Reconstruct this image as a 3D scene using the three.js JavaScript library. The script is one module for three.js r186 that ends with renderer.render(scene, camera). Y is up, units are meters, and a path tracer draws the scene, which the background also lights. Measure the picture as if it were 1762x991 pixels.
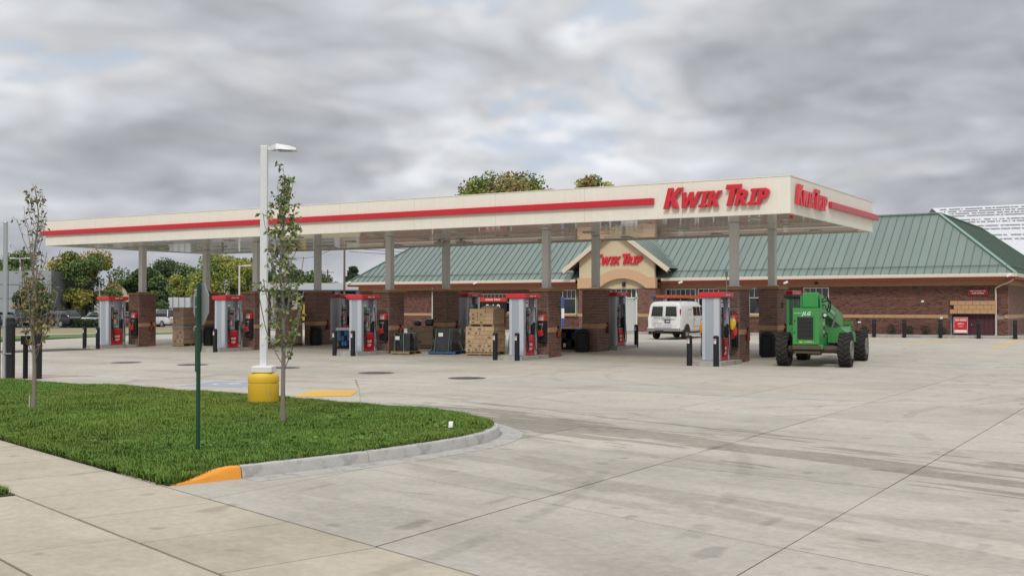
import * as THREE from 'three';
import { mergeGeometries, toCreasedNormals } from 'three/addons/utils/BufferGeometryUtils.js';
import { RoundedBoxGeometry } from 'three/addons/geometries/RoundedBoxGeometry.js';
import { FontLoader } from 'three/addons/loaders/FontLoader.js';
import { TextGeometry } from 'three/addons/geometries/TextGeometry.js';

// ------------------------------------------------------------------ camera, sky, sun, exposure
const scene = new THREE.Scene();
const camera = new THREE.PerspectiveCamera(28.5, 1024 / 575, 0.1, 3000);
camera.position.set(0, 2.08, 0);
camera.rotation.order = 'YXZ';
camera.rotation.set(THREE.MathUtils.degToRad(0.969), THREE.MathUtils.degToRad(31.17), 0);
scene.add(camera);

const renderer = new THREE.WebGLRenderer({ antialias: true });
renderer.setSize(1024, 575);
renderer.toneMapping = THREE.LinearToneMapping;
renderer.toneMappingExposure = 1.05;
renderer.shadowMap.enabled = true;

// seeded random numbers and lattice noise
function mulberry(a) { return () => { a |= 0; a = a + 0x6D2B79F5 | 0; let t = Math.imul(a ^ a >>> 15, 1 | a); t = t + Math.imul(t ^ t >>> 7, 61 | t) ^ t; return ((t ^ t >>> 14) >>> 0) / 4294967296; }; }
const rnd = mulberry(20417);
const PERM = new Uint8Array(512), GV = new Float32Array(256);
{ const r = mulberry(77), p = [...Array(256).keys()];
  for (let i = 255; i > 0; i--) { const j = Math.floor(r() * (i + 1)); [p[i], p[j]] = [p[j], p[i]]; }
  for (let i = 0; i < 512; i++) PERM[i] = p[i & 255];
  for (let i = 0; i < 256; i++) GV[i] = r(); }
function vn(x, y) {
  const xi = Math.floor(x), yi = Math.floor(y); let fx = x - xi, fy = y - yi;
  fx = fx * fx * fx * (fx * (fx * 6 - 15) + 10); fy = fy * fy * fy * (fy * (fy * 6 - 15) + 10);
  const X = xi & 255, Y = yi & 255, a = PERM[X], b = PERM[(X + 1) & 255];
  const v00 = GV[PERM[(a + Y) & 255]], v10 = GV[PERM[(b + Y) & 255]], v01 = GV[PERM[(a + Y + 1) & 255]], v11 = GV[PERM[(b + Y + 1) & 255]];
  return (v00 * (1 - fx) + v10 * fx) * (1 - fy) + (v01 * (1 - fx) + v11 * fx) * fy;
}
function fbm(x, y, o) { let s = 0, a = .5, n = 0; for (let i = 0; i < o; i++) { s += a * vn(x, y); n += a; a *= .5; const t = x * 1.92 - y * .6 + 17.3; y = y * 1.92 + x * .6 + 5.1; x = t; } return s / n; }
const sst = (a, b, x) => { const t = Math.min(1, Math.max(0, (x - a) / (b - a))); return t * t * (3 - 2 * t); };
const lerp = (a, b, t) => a + (b - a) * t;

// overcast sky: a layer of broken grey cloud seen from below, thin bluish gaps
const SKX = 3.1, SKZ = 8.8;
{
  const w = 2048, h = 1024, d = new Float32Array(w * h * 4);
  for (let j = 0; j < h; j++) {
    const el = ((j + .5) / h - .5) * Math.PI, sy = Math.sin(el), cy = Math.cos(el);
    for (let i = 0; i < w; i++) {
      const az = ((i + .5) / w - .5) * 2 * Math.PI, k = (j * w + i) * 4;
      let r, g, b;
      if (sy < -.02) { r = .27; g = .26; b = .24; }
      else {
        const dx = Math.cos(az) * cy, dz = Math.sin(az) * cy, q = 1 / (Math.max(0, sy) + .20);
        const px = dx * q * 1.15 + SKX, pz = dz * q * 1.15 + SKZ;
        const wx = fbm(px * 1.3 + 31, pz * 1.3 + 7, 4) - .5, wz = fbm(px * 1.3 - 12, pz * 1.3 + 44, 4) - .5;
        const big = fbm(px * .7 + wx * .6, pz * .7 + wz * .6, 3), fine = fbm(px * 9 + wx * 4, pz * 9 + wz * 4 + 80, 5);
        const A = fbm(px * 2.1 + wx * .9 + 7, pz * 2.1 + wz * .9 + 3, 5), B = fbm(px * 4.6 + wx * 1.5 + 70, pz * 4.6 + wz * 1.5 + 31, 4);
        const heads = Math.abs(2 * A - 1) * .62 + Math.abs(2 * B - 1) * .38;              // rounded heads with dark creases turned into soft bases
        let t = big * .62 + A * .20 + B * .10 + fine * .08 - heads * .10 + .085;          // thickness of cloud
        const thin = t; t = sst(.42, .625, t);
        const lum = lerp(.605, .40, t) * (1 + .42 * (fine - .5) + .55 * (heads - .16) + .40 * (B - .5) + .35 * (A - .5));
        r = lum * lerp(.98, .955, t); g = lum * lerp(1.0, .985, t); b = lum * lerp(1.04, 1.06, t);
        const gap = sst(.43, .37, thin + .5 * (fine - .5) * .1); // thin places show pale blue
        r = lerp(r, .46, gap * .6); g = lerp(g, .55, gap * .6); b = lerp(b, .68, gap * .6);
        const hz = Math.exp(-Math.max(0, sy) * 22);               // pale air near the skyline
        r = lerp(r, .48, hz * .5); g = lerp(g, .505, hz * .5); b = lerp(b, .55, hz * .5);
        const up = 1 + .3 * Math.max(0, sy) + 1.1 * sst(.22, .95, sy);                   // an overcast sky is about three times brighter overhead
        r *= up; g *= up; b *= up;
      }
      d[k] = r; d[k + 1] = g; d[k + 2] = b; d[k + 3] = 1;
    }
  }
  const sky = new THREE.DataTexture(d, w, h, THREE.RGBAFormat, THREE.FloatType);
  sky.mapping = THREE.EquirectangularReflectionMapping; sky.magFilter = THREE.LinearFilter; sky.minFilter = THREE.LinearFilter; sky.needsUpdate = true;
  scene.background = sky; scene.environment = sky;
}
const sun = new THREE.DirectionalLight(new THREE.Color(1.0, .955, .885), 1.5);
sun.position.set(-8, 60, 18); sun.target.position.set(-30, 0, -40);
sun.castShadow = true; sun.shadow.radius = 24; sun.shadow.mapSize.set(4096, 4096);
Object.assign(sun.shadow.camera, { left: -90, right: 90, top: 90, bottom: -90, near: 1, far: 300 });
scene.add(sun, sun.target);

// ------------------------------------------------------------------ helpers
const V3 = (x, y, z) => new THREE.Vector3(x, y, z);
const lin = (r, g, b) => new THREE.Color().setRGB(r, g, b);
const taken = {};
function numbered(n) { if (!(n in taken)) { taken[n] = 0; return n; } taken[n]++; return n + '_' + String(taken[n]).padStart(3, '0'); }
function tag(o, label, category, group) { o.userData.label = label; o.userData.category = category; if (group) o.userData.group = group; return o; }
function thing(name, label, category, [x, y, z] = [0, 0, 0], turn = 0, group) {
  const o = new THREE.Group(); o.name = numbered(name); o.position.set(x, y, z); o.rotation.y = turn; scene.add(o); return tag(o, label, category, group);
}
function dup(src, [x, y, z], turn, label, group) {
  const o = src.clone(); o.name = numbered(src.name.replace(/_\d\d\d$/, '')); o.userData = { ...src.userData }; if (label) o.userData.label = label; if (group) o.userData.group = group;
  o.position.set(x, y, z); o.rotation.y = turn; scene.add(o); return o;
}
function norm(g) {
  let o = g.index ? g.toNonIndexed() : g;
  for (const k of Object.keys(o.attributes)) if (!['position', 'normal', 'uv', 'color'].includes(k)) o.deleteAttribute(k);
  if (!o.attributes.normal) o.computeVertexNormals();
  if (!o.attributes.uv) o.setAttribute('uv', new THREE.BufferAttribute(new Float32Array(o.attributes.position.count * 2), 2));
  return o;
}
function join(gs) { gs = (Array.isArray(gs) ? gs : [gs]).map(norm); return gs.length === 1 ? gs[0] : mergeGeometries(gs, false); }
function part(parent, name, gs, m, kind) {
  const o = new THREE.Mesh(join(gs), m); o.name = name; o.castShadow = o.receiveShadow = true; if (kind) o.userData.kind = kind; parent.add(o); return o;
}
function struct(name, gs, m) { const o = part(scene, numbered(name), gs, m, 'structure'); return o; }
function solo(name, label, category, gs, m, group) { const o = part(scene, numbered(name), gs, m); return tag(o, label, category, group); }
const place = (g, x = 0, y = 0, z = 0, ry = 0, rx = 0, rz = 0) => { if (rx) g.rotateX(rx); if (rz) g.rotateZ(rz); if (ry) g.rotateY(ry); g.translate(x, y, z); return g; };
const box = (w, h, d, x, y, z, ry, rx, rz) => place(new THREE.BoxGeometry(w, h, d), x, y, z, ry, rx, rz);
const rbox = (w, h, d, r, x, y, z, ry, rx, rz) => place(new RoundedBoxGeometry(w, h, d, 2, r), x, y, z, ry, rx, rz);
const cyl = (r0, r1, h, x, y, z, n = 16, rx, rz, open) => place(new THREE.CylinderGeometry(r0, r1, h, n, 1, !!open), x, y, z, 0, rx, rz);   // r0 top
const lathe = (pts, n = 20) => new THREE.LatheGeometry(pts.map(p => new THREE.Vector2(p[0], p[1])), n);
const tube = (pts, r, seg = 20, n = 6) => new THREE.TubeGeometry(new THREE.CatmullRomCurve3(pts.map(p => Array.isArray(p) ? V3(...p) : p)), seg, r, n, false);
function bar(a, b, r0, r1, n = 6) { const A = V3(...a), B = V3(...b), d = B.clone().sub(A), L = d.length(); const g = new THREE.CylinderGeometry(r1, r0, L, n, 1); g.applyQuaternion(new THREE.Quaternion().setFromUnitVectors(V3(0, 1, 0), d.normalize())); g.translate((A.x + B.x) / 2, (A.y + B.y) / 2, (A.z + B.z) / 2); return g; }
function beam(a, b, w, h) { const A = V3(...a), B = V3(...b), d = B.clone().sub(A), L = d.length(); const g = new THREE.BoxGeometry(w, h, L); const m = new THREE.Matrix4().lookAt(B, A, V3(0, 1, 0)); g.applyMatrix4(m); g.translate((A.x + B.x) / 2, (A.y + B.y) / 2, (A.z + B.z) / 2); return g; }
function shapeOf(pts, holes = []) { const s = new THREE.Shape(pts.map(p => new THREE.Vector2(p[0], p[1]))); for (const h of holes) s.holes.push(new THREE.Path(h.map(p => new THREE.Vector2(p[0], p[1])))); return s; }
function ext(pts, depth, bevel = 0, holes = []) { return new THREE.ExtrudeGeometry(shapeOf(pts, holes), { depth, bevelEnabled: bevel > 0, bevelSize: bevel, bevelThickness: bevel, bevelSegments: 2, curveSegments: 12 }); }
// solid between two quads (any four-corner panel with thickness along its normal)
function panel(p0, p1, p2, p3, t) {
  const P = [p0, p1, p2, p3].map(p => V3(...p)), n = P[1].clone().sub(P[0]).cross(P[3].clone().sub(P[0])).normalize().multiplyScalar(t), Q = P.map(p => p.clone().add(n));
  const f = [[Q[0], Q[1], Q[2], Q[3]], [P[3], P[2], P[1], P[0]]]; for (let i = 0; i < 4; i++) { const j = (i + 1) % 4; f.push([P[i], P[j], Q[j], Q[i]]); }
  return quads(f);
}
function quads(fs, cols) {
  const pos = [], uv = [], col = [];
  fs.forEach((f, k) => { for (const i of [0, 1, 2, 0, 2, 3]) { pos.push(f[i].x, f[i].y, f[i].z); uv.push([0, 1, 1, 0][i], [0, 0, 1, 1][i]); if (cols) col.push(...cols[k]); } });
  const g = new THREE.BufferGeometry(); g.setAttribute('position', new THREE.Float32BufferAttribute(pos, 3)); g.setAttribute('uv', new THREE.Float32BufferAttribute(uv, 2)); if (cols) g.setAttribute('color', new THREE.Float32BufferAttribute(col, 3));
  g.computeVertexNormals(); return g;
}
// solid prism over a ground polygon [x,z]
function prism(pts, y0, y1, uvf) {
  const a = THREE.ShapeUtils.area(pts.map(p => new THREE.Vector2(p[0], p[1]))); if (a > 0) pts = pts.slice().reverse();
  const tri = THREE.ShapeUtils.triangulateShape(pts.map(p => new THREE.Vector2(p[0], p[1])), []), pos = [], uv = [];
  const put = (x, y, z) => { pos.push(x, y, z); const q = uvf ? uvf(x, z) : [x, z]; uv.push(q[0], q[1]); };
  for (const t of tri) for (const i of t) put(pts[i][0], typeof y1 === 'function' ? y1(...pts[i]) : y1, pts[i][1]);
  for (let i = 0; i < pts.length; i++) { const A = pts[i], B = pts[(i + 1) % pts.length], ya = typeof y1 === 'function' ? y1(...A) : y1, yb = typeof y1 === 'function' ? y1(...B) : y1;
    put(A[0], y0, A[1]); put(B[0], y0, B[1]); put(B[0], yb, B[1]); put(A[0], y0, A[1]); put(B[0], yb, B[1]); put(A[0], ya, A[1]); }
  const g = new THREE.BufferGeometry(); g.setAttribute('position', new THREE.Float32BufferAttribute(pos, 3)); g.setAttribute('uv', new THREE.Float32BufferAttribute(uv, 2)); g.computeVertexNormals(); return g;
}
function loft(secs, crease = .7) {            // secs: [{z, pts:[[x,y]..]}], closed sections, capped ends
  const n = secs[0].pts.length, fs = [];
  const P = secs.map(s => s.pts.map((p, i) => V3(p[0], p[1], typeof s.z === 'function' ? s.z(p[1]) : s.z)));
  for (let k = 0; k + 1 < P.length; k++) for (let i = 0; i < n; i++) { const j = (i + 1) % n; fs.push([P[k][i], P[k][j], P[k + 1][j], P[k + 1][i]]); }
  const cap = (ring, flip) => { const c = ring.reduce((a, p) => a.add(p), V3(0, 0, 0)).multiplyScalar(1 / n); for (let i = 0; i < n; i++) { const j = (i + 1) % n; fs.push(flip ? [c, ring[j], ring[i], c] : [c, ring[i], ring[j], c]); } };
  cap(P[0], true); cap(P[P.length - 1], false);
  const g = quads(fs); g.deleteAttribute('uv'); const o = toCreasedNormals(g, crease); return o;
}
function uvm(g, k = 1) {                       // uv in metres by the way each face points
  g = norm(g); const p = g.attributes.position, n = g.attributes.normal, u = g.attributes.uv;
  for (let i = 0; i < p.count; i++) { const ax = Math.abs(n.getX(i)), ay = Math.abs(n.getY(i)), az = Math.abs(n.getZ(i));
    if (ay >= ax && ay >= az) u.setXY(i, p.getX(i) * k, p.getZ(i) * k); else if (ax >= az) u.setXY(i, p.getZ(i) * k, p.getY(i) * k); else u.setXY(i, p.getX(i) * k, p.getY(i) * k); }
  return g;
}
// textures
function tex(w, h, fn, srgb = true, rep) {
  const d = new Uint8Array(w * h * 4), o = [0, 0, 0];
  for (let j = 0; j < h; j++) for (let i = 0; i < w; i++) { fn(i, j, o); const k = (j * w + i) * 4; d[k] = Math.max(0, Math.min(255, o[0])); d[k + 1] = Math.max(0, Math.min(255, o[1])); d[k + 2] = Math.max(0, Math.min(255, o[2])); d[k + 3] = 255; }
  const t = new THREE.DataTexture(d, w, h, THREE.RGBAFormat); t.magFilter = THREE.LinearFilter; t.minFilter = THREE.LinearMipmapLinearFilter; t.generateMipmaps = true; t.wrapS = t.wrapT = THREE.RepeatWrapping; if (srgb) t.colorSpace = THREE.SRGBColorSpace; if (rep) t.repeat.set(...rep); t.needsUpdate = true; return t;
}
const toS = v => 255 * (v <= .0031308 ? 12.92 * v : 1.055 * Math.pow(v, 1 / 2.4) - .055);
function tileN(i, j, w, n, seed = 0) {          // wrapping noise
  const x = i / w * n, y = j / w * n, xi = Math.floor(x), yi = Math.floor(y); let fx = x - xi, fy = y - yi; fx = fx * fx * (3 - 2 * fx); fy = fy * fy * (3 - 2 * fy);
  const H = (a, b) => GV[PERM[(PERM[((a % n + n) % n + seed) & 255] + ((b % n + n) % n)) & 255]];
  return (H(xi, yi) * (1 - fx) + H(xi + 1, yi) * fx) * (1 - fy) + (H(xi, yi + 1) * (1 - fx) + H(xi + 1, yi + 1) * fx) * fy;
}
function textTex(w, h, draw) { const c = document.createElement('canvas'); c.width = w; c.height = h; draw(c.getContext('2d'), w, h); const t = new THREE.CanvasTexture(c); t.colorSpace = THREE.SRGBColorSpace; return t; }
const M = (r, g, b, rough = .8, metal = 0, extra = {}) => new THREE.MeshStandardMaterial({ color: lin(r, g, b), roughness: rough, metalness: metal, ...extra });
const MP = (r, g, b, rough, extra = {}) => new THREE.MeshPhysicalMaterial({ color: lin(r, g, b), roughness: rough, ...extra });
function decal(parent, name, w, h, m, x, y, z, ry = 0, rx = 0) { const o = part(parent, name, place(new THREE.PlaneGeometry(w, h), 0, 0, 0, 0, rx), m); o.position.set(x, y, z); o.rotation.y = ry; return o; }
const grainBump = tex(256, 256, (i, j, o) => { const v = 255 * (.4 * tileN(i, j, 256, 128, 3) + .35 * tileN(i, j, 256, 60, 9) + .25 * tileN(i, j, 256, 22, 5)); o[0] = o[1] = o[2] = v; }, false);
const bumpOf = (s) => { const t = grainBump.clone(); t.repeat.set(s, s); t.needsUpdate = true; return t; };
const font = await new FontLoader().loadAsync('fonts/droid/droid_sans_bold.typeface.json');

// height of the paved ground: level to the pumps, then rising gently to the store
function gy(z) { const d = -z; if (d < 40) return 0; if (d < 49) return .19 * (d - 40) / 9; if (d < 68) return .19 + .15 * (d - 49) / 19; return .34; }
// ------------------------------------------------------------------ ground, pavement, kerb
const TX = Math.cos(.314), TZ = Math.sin(.314);           // direction of the street; s = distance across it
const sOf = (x, z) => -TZ * x + TX * z, tOf = (x, z) => TX * x + TZ * z, st = (s, t) => [t * TX - s * TZ, t * TZ + s * TX];
// concrete colour at a spot of ground: cement tone, mottling, dried-mud streaks across the drive, tyre and drip marks
const TRK = [[-16, -30, 11], [-16, -30, 12.7], [-20, -8, 14.5], [-20, -8, 16.2], [9, -24, 12], [9, -24, 13.7], [-9, -34, 7], [-9, -34, 8.7]];
function concrete(x, z, o, walk) {
  const s = sOf(x, z), t = tOf(x, z);
  let v = .418 + .05 * (fbm(x * .35, z * .35, 3) - .5) + .07 * (fbm(x * 1.7 + 9, z * 1.7, 3) - .5) + .05 * (vn(x * 14, z * 14) - .5);
  v += .028 * (fbm(t * .5 + 4, s * 5.5, 3) - .5);             // broom and wash streaks
  v += .05 * (vn(x * 33 + 5, z * 33) - .5); let r = v * 1.035, g = v * .955, b = v * .80;
  if (walk) { r *= 1.04; g *= .985; b *= .90; }
  // dried mud washed across the drive
  const c1 = -15.2 + .9 * Math.sin(t * .35), w1 = 2.5 + 1.3 * (fbm(t * .25, 3, 2) - .5) * 2;
  const band = Math.exp(-Math.pow((s - (-13.9)) / 1.8, 2)) * sst(-16.5, -12.5, x) * (1 - .35 * sst(-1, 6, x));
  const m1 = fbm(t * .22 + 2, s * 2.6 + .5, 4) * .62 + fbm(t * .75 + 20, s * 7.5, 3) * .38;
  let st1 = sst(.505, .545, m1 + .17 * (band - .55)) * sst(.12, .5, band);
  const band2 = Math.exp(-Math.pow((s - (-9.6)) / 1.2, 2)) * sst(-12, -8.5, x) * (1 - sst(-3, 1, x));
  const m2 = fbm(t * .45 + 60, s * 2.2 + 9, 4); st1 = Math.max(st1, .45 * sst(.50, .60, m2 + .14 * (band2 - .5)) * sst(.2, .6, band2));
  const band3 = Math.exp(-Math.pow((s - (-6.6)) / .9, 2)) * sst(-11, -8, x); const m3 = fbm(t * .6 + 90, s * 2.4, 4); st1 = Math.max(st1, .35 * sst(.52, .62, m3) * band3);
  st1 *= .55 + .9 * (vn(x * 9, z * 9) * .5 + vn(x * 26, z * 26) * .5);
  const k1 = Math.min(1, st1) * .36; r *= 1 - k1; g *= 1 - k1 * 1.04; b *= 1 - k1 * 1.12;
  // scattered older stains
  const m4 = fbm(x * .28 + 40, z * .5 + 3, 4), k4 = .10 * sst(.55, .68, m4) * (.6 + .8 * vn(x * 5, z * 5)); r *= 1 - k4; g *= 1 - k4; b *= 1 - k4 * 1.1;
  const sp = vn(x * 3.1 + 7, z * 3.1 + 2); if (sp > .93) { const k = .25 * sst(.93, .99, sp); r *= 1 - k; g *= 1 - k; b *= 1 - k; }
  // rubber left by turning tyres
  { let k = 0; for (const [cx, cz, R] of TRK) { const d = Math.abs(Math.hypot(x - cx, z - cz) - R - .25 * (vn(x * .4, z * .4) - .5)); if (d < .14) k = Math.max(k, (1 - sst(.05, .14, d)) * sst(.42, .62, fbm(x * 1.1 + cx, z * 1.1, 3)) * (.5 + .8 * vn(x * 12, z * 12))); } k = Math.min(.2, k * .16); r *= 1 - k; g *= 1 - k; b *= 1 - k; }
  // reddish clay traces
  const cl = sst(.60, .72, fbm(t * .18 + 11, s * 1.1 + 70, 4)) * .35 * sst(-19, -24, z); r *= 1 + .06 * cl; g *= 1 - .08 * cl; b *= 1 - .16 * cl;
  o[0] = toS(r); o[1] = toS(g); o[2] = toS(b);
}
const NEAR = { x0: -22, z0: -4, L: 24 }, FAR = { x0: -78, z0: 0, Lx: 110, Lz: 76 };
const nearMap = tex(2048, 2048, (i, j, o) => concrete(NEAR.x0 + (i + .5) / 2048 * NEAR.L, NEAR.z0 - (j + .5) / 2048 * NEAR.L, o));
const farMap = tex(2048, 1408, (i, j, o) => concrete(FAR.x0 + (i + .5) / 2048 * FAR.Lx, FAR.z0 - (j + .5) / 1408 * FAR.Lz, o));
const walkMap = tex(1024, 1024, (i, j, o) => { const p = st(-8 + (j + .5) / 1024 * 10, -22 + (i + .5) / 1024 * 26); concrete(p[0], p[1], o, true); });
for (const m of [nearMap, farMap, walkMap]) m.wrapS = m.wrapT = THREE.ClampToEdgeWrapping;
const nearUV = (x, z) => [(x - NEAR.x0) / NEAR.L, (NEAR.z0 - z) / NEAR.L], farUV = (x, z) => [(x - FAR.x0) / FAR.Lx, (FAR.z0 - z) / FAR.Lz], walkUV = (x, z) => [(tOf(x, z) + 22) / 26, (sOf(x, z) + 8) / 10];
const tones = [1, .945, 1.04, .975];
const bumpMeter = bumpOf(1 / .6);
const slabMats = (map, uvk) => tones.map(t => new THREE.MeshStandardMaterial({ color: lin(t, t, t), map, roughness: .9, metalness: 0 }));
const nearM = slabMats(nearMap), farM = slabMats(farMap), walkM = slabMats(walkMap);
const farSheet = farM[0];

{ // earth to the horizon
  const m = new THREE.MeshStandardMaterial({ color: lin(1, 1, 1), roughness: 1, map: tex(512, 512, (i, j, o) => { const n = .5 * tileN(i, j, 512, 8, 2) + .3 * tileN(i, j, 512, 40, 6) + .2 * tileN(i, j, 512, 160, 8); o[0] = toS(.10 + .09 * n); o[1] = toS(.125 + .08 * n); o[2] = toS(.045 + .04 * n); }) });
  const g = new THREE.PlaneGeometry(2400, 2400); g.rotateX(-Math.PI / 2); g.translate(0, -.14, -300); const u = g.attributes.uv; for (let i = 0; i < u.count; i++) u.setXY(i, u.getX(i) * 200, u.getY(i) * 200);
  struct('ground', g, m);
}
const asphalt = M(.055, .055, .057, .95);
{ // street the photograph is taken from
  const q = [st(-1.5, -90), st(-1.5, 60), st(9, 60), st(9, -90)]; struct('street', prism(q, -.3, -.05), asphalt);
}
// paved lot: far sheet following the gentle rise
{
  const gx = [], pos = [], idx = [], uv = []; const zs = [-37.5, -40, -43, -46, -49, -53, -58, -63, -68, -75], xs = []; for (let x = -60; x <= 32; x += 4.6) xs.push(x);
  for (const z of zs) for (const x of xs) { pos.push(x, gy(z), z); uv.push(...farUV(x, z)); }
  for (let j = 0; j + 1 < zs.length; j++) for (let i = 0; i + 1 < xs.length; i++) { const a = j * xs.length + i, b = a + 1, c = a + xs.length, d = c + 1; idx.push(a, b, d, a, d, c); }
  const g = new THREE.BufferGeometry(); g.setAttribute('position', new THREE.Float32BufferAttribute(pos, 3)); g.setAttribute('uv', new THREE.Float32BufferAttribute(uv, 2)); g.setIndex(idx); g.computeVertexNormals();
  const side = prism([[6.16, -3], [32, -3], [32, -37.5], [6.16, -37.5]], -.1, 0, farUV), left = prism([[-60, -8], [-49.0, -8], [-49.0, -37.5], [-60, -37.5]], -.1, 0, farUV);
  struct('forecourt', [g, side, left], farSheet);
}
const lot = new THREE.Group(); lot.name = 'drive_pavement'; lot.userData.kind = 'structure'; scene.add(lot);
part(lot, 'joint_filler', prism([st(-5.6, -16.5), st(-5.6, 12), [6.16, -37.5], [-49, -37.5], [-49, -14]], -.12, -.016), M(.075, .068, .06, 1));
function inset(pts, g) { const cx = pts.reduce((a, p) => a + p[0], 0) / pts.length, cz = pts.reduce((a, p) => a + p[1], 0) / pts.length; return pts.map(p => { const dx = p[0] - cx, dz = p[1] - cz; return [p[0] - Math.sign(dx) * g, p[1] - Math.sign(dz) * g]; }); }
function slab(parent, name, pts, mats, uvf, gap = .009) { part(parent, name, prism(inset(pts, gap), -.1, (rnd() - .5) * .004, uvf), mats[Math.floor(rnd() * mats.length)]); }
{
  const xs = [-11.6, -9.2, -6.13, -3.07, 0, 3.07, 6.14];
  const L0 = x => (-5.57 + TZ * x) / TX, L1 = x => -11.23 + (x + 8.12) * .319, L2 = x => -14.2 + (x + 8.4) * .152, K = z => () => z;
  const rows = [L0, L1, L2, K(-17.6), K(-21.4), K(-25.4), K(-29.4), K(-33.4), K(-37.5)];
  for (let i = 0; i + 1 < xs.length; i++) for (let j = 0; j + 1 < rows.length; j++) {
    if (i === 0 && j > 1) continue;
    const a = xs[i], b = xs[i + 1], pts = [[a, rows[j](a)], [b, rows[j](b)], [b, rows[j + 1](b)], [a, rows[j + 1](a)]];
    const near = b < 2 && rows[j + 1](a) > -28; slab(lot, 'slab', pts, near ? nearM : farM, near ? nearUV : farUV);
  }
  for (let x = -13.3; x > -50; x -= 4.1) for (const [z0, z1] of [[-14, -17.6], [-17.6, -21.4], [-21.4, -25.4], [-25.4, -29.4], [-29.4, -33.4], [-33.4, -37.5]]) {
    if (z0 > -17 && x < -14) continue; if (z0 > -20 && x < -46) continue;
    const near = x > -22 && z1 > -28; slab(lot, 'slab', [[x, z0], [x + 4.1, z0], [x + 4.1, z1], [x, z1]], near ? nearM : farM, near ? nearUV : farUV);
  }
}
const walk = new THREE.Group(); walk.name = 'pavement'; walk.userData.kind = 'structure'; scene.add(walk);
part(walk, 'joint_filler', prism([st(-5.6, -60), st(-5.6, 30), st(-1.5, 30), st(-1.5, -60)], -.13, -.018), M(.075, .066, .055, 1));
for (let t = -21.9; t < 14; t += 1.52) slab(walk, 'slab', [st(-5.56, t), st(-5.56, t + 1.52), st(-4.08, t + 1.52), st(-4.08, t)], walkM, walkUV, .007);
for (let t = -60.2; t < -22; t += 5) slab(walk, 'slab', [st(-5.56, t), st(-5.56, t + 5), st(-4.08, t + 5), st(-4.08, t)], farM, farUV, .007);
for (let t = -13.1; t < 12; t += 3.05) for (const [a, b] of [[-4.06, -2.95], [-2.93, -1.5]]) slab(walk, 'slab', [st(a, t), st(a, t + 3.05), st(b, t + 3.05), st(b, t)], walkM, walkUV, .007);
for (let t = -58.9; t < -14; t += 3.05) slab(walk, 'kerb_stone', [st(-2.0, t), st(-2.0, t + 3.05), st(-1.5, t + 3.05), st(-1.5, t)], walkM, walkUV, .007);

// ---- grass island with kerb
const kerbPts = [[-10.2, -9.25], [-9.97, -10.0], [-9.55, -11.6], [-9.35, -13.0], [-9.30, -14.2], [-9.44, -15.05], [-9.86, -15.95], [-10.65, -16.7], [-11.6, -17.35], [-13.2, -17.8], [-16, -18.15], [-20, -18.6], [-25, -18.85], [-40, -19.0]];
const kerbCurve = new THREE.CatmullRomCurve3(kerbPts.map(p => V3(p[0], 0, p[1])), false, 'centripetal');
const kerbLen = kerbCurve.getLength(), kTex = tex(512, 512, (i, j, o) => { const n = .55 * tileN(i, j, 512, 12, 1) + .45 * tileN(i, j, 512, 90, 4); let v = .44 + .12 * (n - .5); const d = sst(.62, .78, .6 * tileN(i, j, 512, 9, 30) + .4 * tileN(i, j, 512, 30, 12)) * .22; v *= 1 - d; o[0] = toS(v); o[1] = toS(v * .97); o[2] = toS(v * .91); });
const panM = new THREE.MeshStandardMaterial({ color: lin(.90, .885, .86), map: kTex, roughness: .95 }), kerbM = new THREE.MeshStandardMaterial({ color: lin(1, 1, 1), map: kTex, roughness: .92 }), orangeM = new THREE.MeshStandardMaterial({ color: lin(1, 1, 1), map: tex(256, 256, (i, j, o) => { const n = .5 * tileN(i, j, 256, 30, 3) + .5 * tileN(i, j, 256, 90, 8), d = sst(.70, .80, n) * .8, v = 1 + .14 * (tileN(i, j, 256, 9, 4) - .5); o[0] = toS(lerp(.78, .45, d) * v); o[1] = toS(lerp(.31, .40, d) * v); o[2] = toS(lerp(.035, .32, d) * v); }), roughness: .8, bumpMap: bumpOf(2), bumpScale: .004 });
function sweep(prof, a, b, n, hscale = () => 1) {       // prof: [[out, y]] outward of the kerb line
  const R = []; for (let k = 0; k <= n; k++) { const u = a + (b - a) * k / n, p = kerbCurve.getPointAt(Math.min(1, u)), tg = kerbCurve.getTangentAt(Math.min(1, u)), nx = -tg.z, nz = tg.x; R.push(prof.map(q => V3(p.x + nx * q[0], q[1] * (q[1] > 0 ? hscale(u) : 1), p.z + nz * q[0]))); }
  const fs = []; for (let k = 0; k < n; k++) for (let i = 0; i < prof.length; i++) { const j = (i + 1) % prof.length; fs.push([R[k][i], R[k][j], R[k + 1][j], R[k + 1][i]]); }
  const cap = (r, f) => { for (let i = 1; i + 1 < r.length; i++) fs.push(f ? [r[0], r[i], r[i + 1], r[0]] : [r[0], r[i + 1], r[i], r[0]]); }; cap(R[0], true); cap(R[n], false);
  const g = quads(fs); return toCreasedNormals(uvm(g, .7), .5);
}
const kerb = thing('kerb', 'curved pale concrete kerb with an orange painted end around the grass island', 'kerb');
const kProf = [[0, -.08], [-.025, .10], [-.05, .14], [-.09, .152], [-.17, .150], [-.18, -.08]], panProf = [[.36, -.08], [.36, .005], [.02, .009], [-.02, -.08]];
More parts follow.
